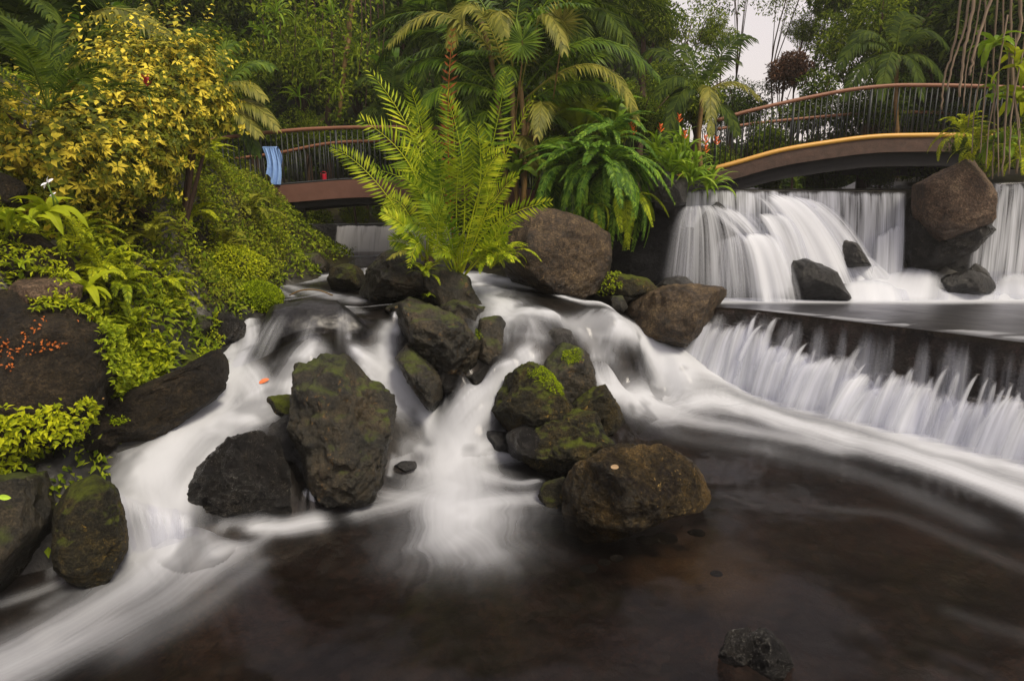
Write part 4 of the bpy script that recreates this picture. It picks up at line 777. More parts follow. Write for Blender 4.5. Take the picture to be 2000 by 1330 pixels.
cover('creeping_plants', 'pale creepers hanging from the top edge of the lichened boulder', R_('huge dark boulder'), [(60,575),(178,570),(182,640),(165,625),(140,612),(60,612)], 900, .045, m_bright, 12, .05, patch=.38)
cover('creeping_plants', 'green creepers over the dark rock shelf by the inlet', merge([R_('low dark rock shelf'), R_('rounded black rock with'), R_('small dark wet rock beside')]), [(280,600),(430,600),(430,750),(330,750)], 2600, .030, m_bright, 13, .04, patch=.50)
cover('creeping_plants', 'scattered creepers on the dark rounded boulder at the left edge', merge([R_('dark rounded boulder'), R_('black rock at the left'), R_('smooth brown rock')]), [(-60,330),(125,440),(130,610),(-60,610)], 1500, .045, m_bright, 14, .05, patch=.56)
cover('creeping_plants', 'thin moss and seedlings along the top of the sloping brown slab', R_('long sloping brown'), [(200,700),(420,660),(430,740),(330,800),(230,830),(190,800)], 2600, .022, m_moss, 15, .02, patch=.56)
# round moss cushion
V, F = ICO[4]; V = V * [.28, .22, .20]; C = at(504, 582, 7.75)
cover('moss_cushion', 'round bright green moss cushion beside the upper pool', (V + C, F), None, 6500, .028, m_moss, 11, .03, kind=None, cat='moss', patch=.0)
o = obj('moss_core', meshdata('moss_core', V * .93, F, m_moss, attrs={'rnd': np.full(len(V), .1)})); o.parent = bpy.data.objects['moss_cushion']; o.location = C
V, F = ICO[4]; V = V * [.42, .35, .34]; V += norm(V) * ((fbm(V * 5, 3, 3) - .5) * .18)[:, None]
for c, lb, mt in [((455, 535, 8.3), 'rounded clump of soft green weeds on the bank above the inlet', m_bright), ((405, 555, 8.0), 'smaller clump of soft green weeds left of the rounded clump', m_bright)]:
    C = at(*c); cover('weed_clump', lb, (V * (1 if c[0] > 430 else .7) + C, F), None, 4500, .045, mt, int(c[0]), .05, kind=None, cat='plant', patch=.15)

# ---- fronds, blades
def bez(P0, P1, P2, n):
    t = np.linspace(0, 1, n)[:, None]; return (1 - t) ** 2 * P0 + 2 * t * (1 - t) * P1 + t * t * P2
def frond(P0, P1, P2, n=34, L=.24, W=.035, t0=.18, ang=62, vee=.25, droop=.2, prof=.55, rad=.009, face=None, seed=0, split=1.0, curl=0.0):
    P0, P1, P2 = map(lambda v: np.asarray(v, float), (P0, P1, P2)); rs = np.random.RandomState(seed); C = bez(P0, P1, P2, 60); T = norm(np.gradient(C, axis=0)); sets = []
    up = np.array([0, 0, 1.0]) if face is None else norm(np.asarray(face, float)); t = np.linspace(t0, 1, n)
    k = t * 59; i = np.minimum(k.astype(int), 58); f = (k - i)[:, None]; base = C[i] * (1 - f) + C[i + 1] * f; tan = T[i]
    side = norm(np.cross(tan, up) + 1e-6); N = norm(np.cross(side, tan)); tt = (t - t0) / (1 - t0)
    ln = L * (np.sin(math.pi * (.10 + .86 * tt)) ** prof) * rs.uniform(.85, 1.08, n)
    for s_ in (1, -1):
        a = math.radians(ang) * (1 - .45 * tt[:, None]) + rs.normal(size=(n, 1)) * .06
        d = tan * np.cos(a) + side * s_ * np.sin(a) + N * vee + np.array([0, 0, -1]) * (droop + rs.normal(size=(n, 1)) * .05)
        if L > .3 or curl:                 # long leaflets: two joined segments so that they bend
            d = norm(d); mid = base + d * ln[:, None] * .5; d2 = norm(d + np.array([0, 0, -1]) * (curl or .7))
            sets.append(blade2(base, mid, mid + d2 * ln[:, None] * .5, N, W))
        else: sets.append(leaves(base, d, N + rs.normal(size=(n, 3)) * .1, ln, W * (.6 + .5 * np.sin(math.pi * tt)), fold=.12, droop=.12))
    V, F = tube(C[::4], np.linspace(rad, rad * .25, 15), 4, False); F = np.vstack([F[:, [0, 1, 2]], F[:, [0, 2, 3]]])
    sets.append((V, F, np.full(len(V), .95)))
    return sets
def blade2(a, m, e, N, W):
    n = len(a); S1 = norm(np.cross(m - a, N)); S2 = norm(np.cross(e - m, N)); w_ = W * .5; q = m + (e - m) * .4
    V = np.stack([a, a * .6 + m * .4 + S1 * w_, a * .6 + m * .4 - S1 * w_, m + S1 * w_ * .95, m - S1 * w_ * .95, q + S2 * w_ * .6, q - S2 * w_ * .6, e], 1).reshape(-1, 3); i = np.arange(n)[:, None] * 8
    F = np.concatenate([i + x for x in ([0, 1, 2], [1, 3, 4], [1, 4, 2], [3, 5, 6], [3, 6, 4], [5, 7, 6])]); return V, F, np.repeat(np.random.rand(n), 8)
def blade(P0, P1, P2, W, n=12, face=(0, -.3, 1), fold=.15, prof=.6, wave=0.0, seed=0, base=.15):
    C = bez(*map(lambda v: np.asarray(v, float), (P0, P1, P2)), n); T = norm(np.gradient(C, axis=0)); S = norm(np.cross(T, norm(np.asarray(face, float)))); N = np.cross(S, T)
    t = np.linspace(0, 1, n); w_ = W * .5 * np.maximum(np.sin(math.pi * np.clip(base * .5 + t * (1 - base * .5), 0, 1)) ** prof, .02); wv = wave * np.sin(t * 25 + seed)
    V = np.concatenate([C + S * w_[:, None] + N * (w_ * fold + wv)[:, None], C, C - S * w_[:, None] + N * (w_ * fold - wv)[:, None]])
    i = np.arange(n - 1); F = np.concatenate([np.stack(q, 1) for q in ([i, i + 1, i + n + 1], [i, i + n + 1, i + n], [i + n, i + n + 1, i + 2 * n + 1], [i + n, i + 2 * n + 1, i + 2 * n])])
    return V, F, np.full(len(V), np.random.RandomState(seed).rand())
def local(sets, o): return [(V - o, F, r) for V, F, r in sets]
# ---- the tall fern, frond by frond (base, bend, tip in photo pixels at their depth)
HF = [((835,505),(800,330),(724,142),7.9,.27),((832,505),(790,360),(706,235),7.7,.25),((828,508),(760,360),(650,288),7.6,.20),((838,505),(820,380),(728,330),7.5,.2),((825,510),(800,400),(756,388),7.9,.2),
 ((840,505),(830,320),(800,170),8.2,.25),((842,505),(838,330),(815,215),7.8,.25),((845,505),(850,330),(870,190),8.1,.25),((840,510),(800,440),(748,415),7.8,.18),
 ((892,540),(862,300),(884,62),8.1,.15),((895,540),(880,340),(870,185),8.0,.26),((898,540),(905,300),(988,143),7.9,.24),((900,540),(940,400),(1042,190),7.7,.17),((900,540),(960,430),(1072,395),7.8,.20),
 ((896,540),(900,380),(930,245),7.6,.25),((893,540),(872,400),(848,262),7.5,.25),((898,540),(930,400),(975,300),7.8,.24),((900,542),(950,450),(1010,345),7.5,.2),((890,540),(850,430),(800,330),7.6,.24),
 ((888,540),(845,450),(770,440),7.7,.18),((900,545),(950,480),(1010,440),7.8,.18),((903,545),(950,500),(985,470),7.7,.17),((893,540),(890,400),(902,300),7.3,.25),((888,542),(860,460),(830,390),7.4,.22),
 ((897,542),(915,440),(950,370),7.4,.22),((830,512),(800,470),(765,470),7.8,.18),((840,508),(860,420),(880,330),7.9,.24),((834,508),(815,420),(785,300),7.7,.24),((850,512),(880,470),(905,455),7.8,.18),((898,545),(905,480),(925,420),7.3,.2),
 ((892,542),(880,470),(865,400),7.2,.22),((845,505),(846,400),(850,300),7.6,.24),((902,545),(960,500),(1000,410),7.7,.2),((838,520),(830,500),(800,520),7.6,.13),((892,545),(880,520),(850,500),7.5,.14)]
base = at(870, 545, 8.0); hf = empty('tall_fern', base, 'tall bright green fern with upright fronds growing on the mossy boulder in mid stream', 'fern')
for k, (a, b, c, D, L) in enumerate(HF):
    rs = np.random.RandomState(k); P0, P1, P2 = at(*a, 8.05), at(b[0] + rs.normal() * 38, b[1] + rs.normal() * 26 - 30, (D + 8.1) / 2 + rs.normal() * .2), at(*c, D + rs.normal() * .15)
    sets = frond(P0, P1, P2, n=31 if L > .15 else 24, L=L * 1.05, W=.029, t0=.24, ang=rs.uniform(66, 78), vee=rs.uniform(0, .25), droop=rs.uniform(.05, .3), face=(rs.uniform(-.9, .9), -1, rs.uniform(0, .9)), seed=k, rad=.012, prof=.5)
    me = leafmesh('frond', local(sets, base), m_redfern if k == 9 else (m_fern, m_fern, m_lime, m_fern2)[k % 4]); obj('frond', me, hf)
    if k == 9: hf.children[-1]['label'] = 'rust red young frond standing above the others'
me = tubemesh('root_stock', [tube(np.array([at(890, 600, 8.05), at(893, 570, 8.02), at(895, 535, 8.05)]) - base, [.09, .10, .05], 9), tube(np.array([at(835, 560, 8.1), at(838, 530, 8.05), at(838, 500, 8.05)]) - base, [.10, .09, .05], 9)], m_bark); obj('root_stock', me, hf)
obj('dead_frond', leafmesh('dead_frond', local(frond(at(840, 515, 8), at(800, 470, 7.7), at(758, 505, 7.5), 18, .14, .03, .3, seed=4, droop=.5), base), m_palmy), hf)
# ---- plant kinds from shared fronds / blades
def proto_fronds(kind, k=4):
    out = []
    for i in range(k):
        rs = np.random.RandomState(i * 7 + len(kind))
        if kind == 'boston': s_ = frond((0, 0, 0), (.42, 0, .38 + .1 * i / k), (.86, .03, -.12 - .1 * i), 46, .13, .036, .10, 72, .12, .2, .45, .007, seed=i)
        elif kind == 'fine': s_ = frond((0, 0, 0), (.22, 0, .30), (.48, .02, .10), 30, .09, .02, .12, 60, .1, .15, .5, .004, seed=i)
        elif kind == 'palm': s_ = frond((0, 0, 0), (.75, 0, 1.15 - .15 * i), (2.1, .1, .25 - .3 * i), 46, .55, .042, .16, 58, .15, .25, .5, .016, seed=i)
        elif kind == 'upright': s_ = frond((0, 0, 0), (.25, 0, .8), (.75, .05, 1.25 - .2 * i), 34, .3, .035, .2, 55, .2, .1, .5, .01, seed=i)
        elif kind == 'strap': s_ = [blade((0, 0, 0), (.10 + .03 * i, 0, .30), (.30 + .05 * i, .02, .28 - .06 * i), .038, 9, seed=i)]
        elif kind == 'broad': s_ = [blade((0, 0, 0), (.22, 0, .40), (.62, .04, .30 - .12 * i), .17, 12, seed=i, fold=.25, wave=.006)]
        elif kind == 'banana': s_ = [blade((0, 0, 0), (.4, 0, 1.0), (1.15, .1, .85 - .3 * i), .34, 18, seed=i, fold=.3, wave=.012, base=.02)]
        elif kind == 'sprig': s_ = [leaves(np.zeros((9, 3)) + [[0, 0, .02 * j] for j in range(9)], np.stack([np.cos(np.arange(9) * 2.4), np.sin(np.arange(9) * 2.4), .35 + .1 * rs.rand(9)], 1), np.tile([0, 0, 1.], (9, 1)), rs.uniform(.10, .17, 9), .045)]
        out.append(s_)
    return out
PF = {}; MC = {}
def fmesh(kind, i, mat):
    if kind not in PF: PF[kind] = proto_fronds(kind)
    key = (kind, i, mat.name)
    if key not in MC: MC[key] = leafmesh('frond' if kind in ('boston', 'fine', 'palm', 'upright') else 'leaf', PF[kind][i], mat)
    return MC[key]
def plant(name, label, loc, kind, mat, n=14, scale=1.0, cat='plant', group=None, tilt=(0, 55), seed=0, az=(0, 360), mat2=None):
    rs = np.random.RandomState(seed); root = empty(name, loc, label, cat, group)
    pn = 'frond' if kind in ('boston', 'fine', 'palm', 'upright') else 'leaf'
    for j in range(n):
        a = math.radians(az[0] + (az[1] - az[0]) * (j + rs.rand() * .8) / n); t = math.radians(rs.uniform(*tilt)); m = mat2 if mat2 is not None and rs.rand() < .3 else mat
        obj(pn, fmesh(kind, rs.randint(4), m), root, (rs.normal() * .02 * scale, rs.normal() * .02 * scale, 0), (rs.normal() * .15, -t * .9 + .35, a), scale * rs.uniform(.7, 1.15))
    return root
# broad fern clump on the brown boulder
plant('broad_fern', 'broad arching deep green fern clump above the brown flat topped boulder', at(1185, 330, 9.75), 'boston', m_boston, 60, 1.08, 'fern', seed=3, tilt=(-75, 60))
plant('broad_fern', 'second arching fern growing behind the left of the broad clump', at(1120, 330, 10.0), 'boston', m_boston, 40, 1.1, 'fern', seed=4, tilt=(-50, 60))
plant('broad_fern', 'hanging fern draped over the dark rock right of the broad clump', at(1225, 385, 9.7), 'boston', m_boston, 26, .8, 'fern', seed=5, tilt=(-85, 20), mat2=m_lime)
plant('broad_fern', 'fern with lime tipped fronds hanging just above the brown boulder', at(1165, 400, 9.5), 'boston', m_boston, 22, .62, 'fern', seed=6, tilt=(-85, 0), mat2=m_lime)
plant('broad_fern', 'upright fern rising behind the broad clump below the palm', at(1190, 280, 10.2), 'boston', m_boston, 18, 1.0, 'fern', seed=8, tilt=(10, 75))
for i, (a, b, D, n_, sc_, lb) in enumerate([(1310,320,10.1,30,.95,'strappy bright green lily clump beside the dark jutting rock'),(1350,330,9.95,34,1.0,'strappy lily clump at the left foot of the arched bridge'),(1385,345,10.3,24,.9,'lily clump half under the end of the arched bridge'),(1280,290,10.6,22,1.0,'lily clump behind the fern with orange flowers above'),(1330,290,10.8,26,1.1,'lily clump behind the dark rock under the orange flowers')]):
    plant('lily_clump', lb, at(a, b + 25, D), 'strap', m_strap, n_ * 2, sc_ * 1.25, 'lily', None, (-30, 75), i + 20)
m_orange = plain_mat('orange_petal', (.55, .09, .015), (.75, .17, .03), 20, .5)
m_redp = plain_mat('red_petal', (.22, .008, .008), (.35, .02, .02), 20, .5)
m_white = plain_mat('white_petal', (.75, .75, .8), (.85, .85, .9), 20, .5)
m_stem = plain_mat('green_stem', (.05, .10, .01), (.1, .18, .02), 8, .5)
def flower(name, label, P, kind, mat, size=.09, stem=.4, group=None, cat='flower'):
    root = empty(name, P, label, cat, group); rs = np.random.RandomState(int(abs(P[0]) * 100))
    obj('stem', tubemesh('stem', [tube([[0, 0, 0], [.02, .01, -stem * .5], [.0, .04, -stem]], .006, 5)], m_stem), root)
    if kind == 'spike':
        for i in range(7):
            me = MC.setdefault(('bract', mat.name), leafmesh('bract', [blade((0, 0, 0), (.5, 0, .3), (1.0, 0, .75), .5, 6, fold=.5)], mat)); obj('bract', me, root, (0, 0, -size * .3 + i * size * .26), (0, -.2, i * 2.6), size * (1.1 - i * .08))
    else:
        for i in range(6):
            me = MC.setdefault(('petal', mat.name), leafmesh('petal', [blade((0, 0, 0), (.5, 0, .25), (1.0, 0, .1), .3, 6)], mat)); obj('petal', me, root, None, (.9, 0, 0) if 0 else (math.pi * .35 * math.sin(i * 1.047), -math.pi * .35 * math.cos(i * 1.047), i * 1.047), size)
for i, (a, b, D) in enumerate([(1232,247,10.5),(1290,257,10.4),(1326,238,10.6),(1337,270,10.2),(1377,279,10.1),(1399,282,10.2),(1378,298,9.9),(1236,262,10.3)]):
    flower('orange_flower', 'orange flower spike above the lily clumps, ' + ['high on the left over the ferns','left of the tallest one','tallest one beside the drooping yellow palm frond','in the middle of the strappy lilies','over the right hand lily clump','closest to the arched bridge railing','lowest one over the right hand lily clump','just under the highest left one'][i], at(a, b, D), 'spike', m_orange, .075)
flower('red_ginger', 'red ginger flower spike in the middle of the yellow shrub', at(286, 168, 6.3), 'spike', m_redp, .07)
flower('red_ginger', 'dark red flower in the shadow left of the yellow shrub', at(140, 172, 6.3), 'spike', m_redp, .06)
flower('red_ginger', 'small red flower on the bank under the yellow shrub', at(322, 370, 7.1), 'spike', m_redp, .06, .1)
flower('white_star_flower', 'white star flower above the leafy plant at the left', at(92, 357, 4.9), 'star', m_white, .055, .2)
flower('white_star_flower', 'second smaller white star flower low on the leafy plant', at(103, 380, 4.95), 'star', m_white, .03, .1)
# leafy plants on the left bank
LP = [(92,420,4.95,'broad',m_bright,12,.42,'leafy plant under the white star flower'),(55,440,4.8,'broad',m_bright,10,.36,'leafy plant left of the white star flower plant'),(20,440,4.7,'broad',m_lime,10,.34,'pale leafy plant at the left edge above the dark boulder'),
 (150,470,5.3,'fine',m_bright,16,.7,'small fern beside the dark rounded boulder'),(200,530,5.3,'fine',m_bright,18,.75,'small fern in the middle of the bright ground cover'),(240,560,5.6,'fine',m_lime,18,.7,'lime fern right of the smooth brown rock'),
 (300,560,6.1,'fine',m_bright,20,.8,'spreading fern at the right end of the bright ground cover'),(330,590,6.3,'fine',m_bright,18,.7,'low fern drooping towards the rock shelf'),(170,570,4.9,'broad',m_bright,12,.36,'leafy plant between the smooth rock and the big boulder'),
 (205,660,4.9,'broad',m_bright,14,.3,'leafy plant right of the lichened boulder'),(260,640,5.4,'fine',m_lime,16,.6,'lime fern above the sloping slab'),(40,520,4.6,'broad',m_lime,8,.22,'little plant growing on the dark rounded boulder'),
 (300,470,6.6,'fine',m_olive,18,.9,'olive fern on the slope below the yellow shrub'),(370,430,7.8,'fine',m_bright,18,.9,'fern high on the draped bank'),(430,490,8.4,'fine',m_olive,20,1.0,'olive fern low on the draped bank'),(480,420,9.6,'fine',m_olive,20,1.1,'olive fern near the bridge end'),
 (250,400,6.6,'upright',m_palm,8,.5,'dark upright seedling under the yellow shrub'),(395,320,9.0,'fine',m_bright,20,1.0,'fern under the right side of the yellow shrub'),(15,880,4.0,'fine',m_bright,14,.45,'small fern on the left edge slab'),(90,830,4.2,'fine',m_bright,14,.42,'small fern under the lichened boulder'),(830,540,7.7,'fine',m_lime,14,.55,'small bright fern on the side of the large fern boulder'),
 (835,580,7.6,'broad',m_lime,7,.16,'tiny leafy weed hanging on the fern boulder'),(960,520,8.1,'fine',m_fern,22,1.0,'low fern spreading right of the tall fern'),(985,500,8.3,'fine',m_fern,18,.9,'soft fern against the brown boulder')]
for i, (a, b, D, k_, mt, n_, sc_, lb) in enumerate(LP):
    plant('small_fern' if k_ == 'fine' else 'leafy_plant', lb, at(a, b, D), k_, mt, n_, sc_, 'fern' if k_ == 'fine' else 'plant', None, (-10, 60), i + 60)
# ---- yellow variegated shrubs
def whorl_leaves(blobs, nc, L, seed, m=7, shell=.5):
    rs = np.random.RandomState(seed); c = np.array([b[:3] for b in blobs]); r = np.array([b[3] for b in blobs]); k = rs.choice(len(blobs), nc, p=r ** 2 / (r ** 2).sum())
    d = norm(rs.normal(size=(nc, 3)) + [0, -.25, .1]); q = fbm(d * 2.6 + k[:, None] * 3.1, 2, seed); P = c[k] + d * (r[k] * (.72 + .6 * q) * (1 - shell * rs.rand(nc) ** 2))[:, None]
    ax = norm(d + rs.normal(size=(nc, 3)) * .35 + [0, 0, .45]); t1 = norm(np.cross(ax, rs.normal(size=(nc, 3)))); t2 = np.cross(ax, t1); l0 = L * rs.uniform(.6, 1.25, nc)
    PP, DD, NN, LL = [], [], [], []
    for j in range(m):
        a = (j + rs.rand(nc) * .5) * 2 * math.pi / m; e = np.cos(a)[:, None] * t1 + np.sin(a)[:, None] * t2
        PP.append(P + e * .006); DD.append(norm(e + ax * rs.uniform(-.15, .45, (nc, 1)) + [0, 0, -.2])); NN.append(ax); LL.append(l0 * rs.uniform(.7, 1.15, nc))
    LL = np.concatenate(LL); V, F, r_ = leaves(np.concatenate(PP), np.concatenate(DD), np.concatenate(NN), LL, LL * .40)
    rr = np.tile(rs.rand(nc), m) * .75 + rs.rand(nc * m) * .25; return V, F, np.repeat(rr, 5)
def blob_leaves(blobs, n, L, seed, W=.42, out=.7, shell=.35, fill=.25, hang=.25):
    rs = np.random.RandomState(seed); c = np.array([b[:3] for b in blobs]); r = np.array([b[3] for b in blobs]); k = rs.choice(len(blobs), n, p=r ** 2 / (r ** 2).sum())
    d = norm(rs.normal(size=(n, 3))); q = fbm(d * 2.2 + k[:, None] * 3.1, 2, seed); rad = r[k] * (.75 + .5 * q) * (1 - shell * rs.rand(n) ** 1.6); P = c[k] + d * rad[:, None] * [1, 1, .85]
    dr = norm(d * out + rs.normal(size=(n, 3)) * .6 + [0, 0, -hang]); N = norm(d * .5 + [0, 0, .8] + rs.normal(size=(n, 3)) * .35); l = L * rs.uniform(.6, 1.25, n); return leaves(P, dr, N, l, l * W)
YB = [(90,380,5.8,.3),(150,395,6.0,.28),(40,310,5.6,.34),(110,325,5.8,.42),(190,330,6.2,.42),(250,320,6.6,.40),(0,215,5.2,.16),(200,240,6.7,.45),(260,255,6.8,.42),(300,205,7.1,.42),(225,185,7.3,.38),(300,135,7.5,.34),(240,130,7.6,.28),(360,160,7.4,.42),(395,200,7.4,.32),(350,235,7.2,.40),(390,120,7.6,.25),(345,105,7.7,.22),(420,215,7.5,.18),(150,280,6.3,.4),(210,370,6.4,.3),(290,300,6.8,.35)]
ybw = [tuple(at(a, b, D)) + (r,) for a, b, D, r in YB]; sb = np.array(ybw[8][:3]) + [0, .6, -1.2]
sh = empty('variegated_shrub', sb, 'large shrub with yellow and green variegated leaves on the left bank', 'shrub')
lm = leafmesh('leaf_spray', [leaves(np.array([[0, 0, .03 * j] for j in range(14)]), np.array([[math.cos(j * 2.4), math.sin(j * 2.4), .25] for j in range(14)]), np.tile([0, 0, 1.], (14, 1)), np.linspace(.105, .06, 14), .042)], m_yellow_l)
rs = np.random.RandomState(3)
for k in range(260):
    b = ybw[rs.choice(len(ybw), p=np.array([x[3] ** 2 for x in ybw]) / sum(x[3] ** 2 for x in ybw))]; d = norm(rs.normal(size=3) + [0, -.7, .2]); P = np.array(b[:3]) + d * b[3] * rs.uniform(.85, 1.12)
    o = obj('leaf_spray', lm, sh, P - sb, (Vector(d) + Vector((0, 0, .3))).to_track_quat('Z', 'Y').to_euler(), rs.uniform(.6, 1.2))
V, F, r = whorl_leaves(ybw, 3500, .085, 12); fo = obj('foliage', leafmesh('foliage', [(V - sb, F, r)], m_yellow_l), sh); tag(fo, kind='stuff')
obj('stem', tubemesh('stem', [tube([[0, 0, -.6], [0, .1, 0], np.array(b[:3]) - sb], [.05, .035, .012], 5) for b in ybw[::2]], m_bark), sh)
# ---- trees
def crown_proto(seed, n, L, hang=.25, nb=15):
    rs = np.random.RandomState(seed); b = []
    for i in range(nb):
        d = norm(rs.normal(size=3)); b.append(tuple(d * rs.uniform(.25, .72) * [1, 1, .8]) + (rs.uniform(.22, .42),))
    return blob_leaves(b, n, L, seed, .42, hang=hang)
CP_ = {}
def crown(variant, mat):
    key = (variant, mat.name)
    if key not in CP_:
        n, L, hg, nb = [(6500, .085, .25, 15), (7500, .07, .5, 18), (5200, .11, .3, 12), (1500, .075, .3, 9)][variant]
        CP_[key] = leafmesh('crown', [crown_proto(variant * 10 + 5, n, L, hg, nb)], mat)
    return CP_[key]
def tree(name, label, px, py, D, R, mat, var=0, seed=0, base_z=None, trunk=True, cat='tree', scl=(1, 1, 1), trunk_r=.12, group=None):
    P = at(px, py, D); rs = np.random.RandomState(seed); gz = base_z if base_z is not None else float(np.clip(groundz(np.array([P[0]]), np.array([P[1]]))[0], 1.5, 5)) if abs(P[0]) < 12 and P[1] < 20 else 2.5
    gz = min(gz, P[2] - R * .6)
    root = empty(name, (P[0], P[1], gz), label, cat, group); h = P[2] - gz
    obj('crown', crown(var, mat), root, (0, 0, h), (0, 0, rs.rand() * 6.28), (R * scl[0], R * scl[1], R * scl[2]))
    if trunk:
        bx, by = rs.normal() * .15 * h * .3, rs.normal() * .15 * h * .3
        parts = [tube(catmull([[0, 0, -.3], [bx * .5, by * .5, h * .35], [bx, by, h * .7], [0, 0, h * 1.05]], 12), np.linspace(trunk_r, trunk_r * .4, 12), 7)]
        for q in range(5):
            a = rs.rand() * 6.28; parts.append(tube([[bx, by, h * .6], [math.cos(a) * R * .35, math.sin(a) * R * .35, h + R * .1], [math.cos(a) * R * .7, math.sin(a) * R * .7, h + R * rs.uniform(0, .5)]], [trunk_r * .4, trunk_r * .25, .01], 5))
        obj('trunk', tubemesh('trunk', parts, m_bark), root)
    return root
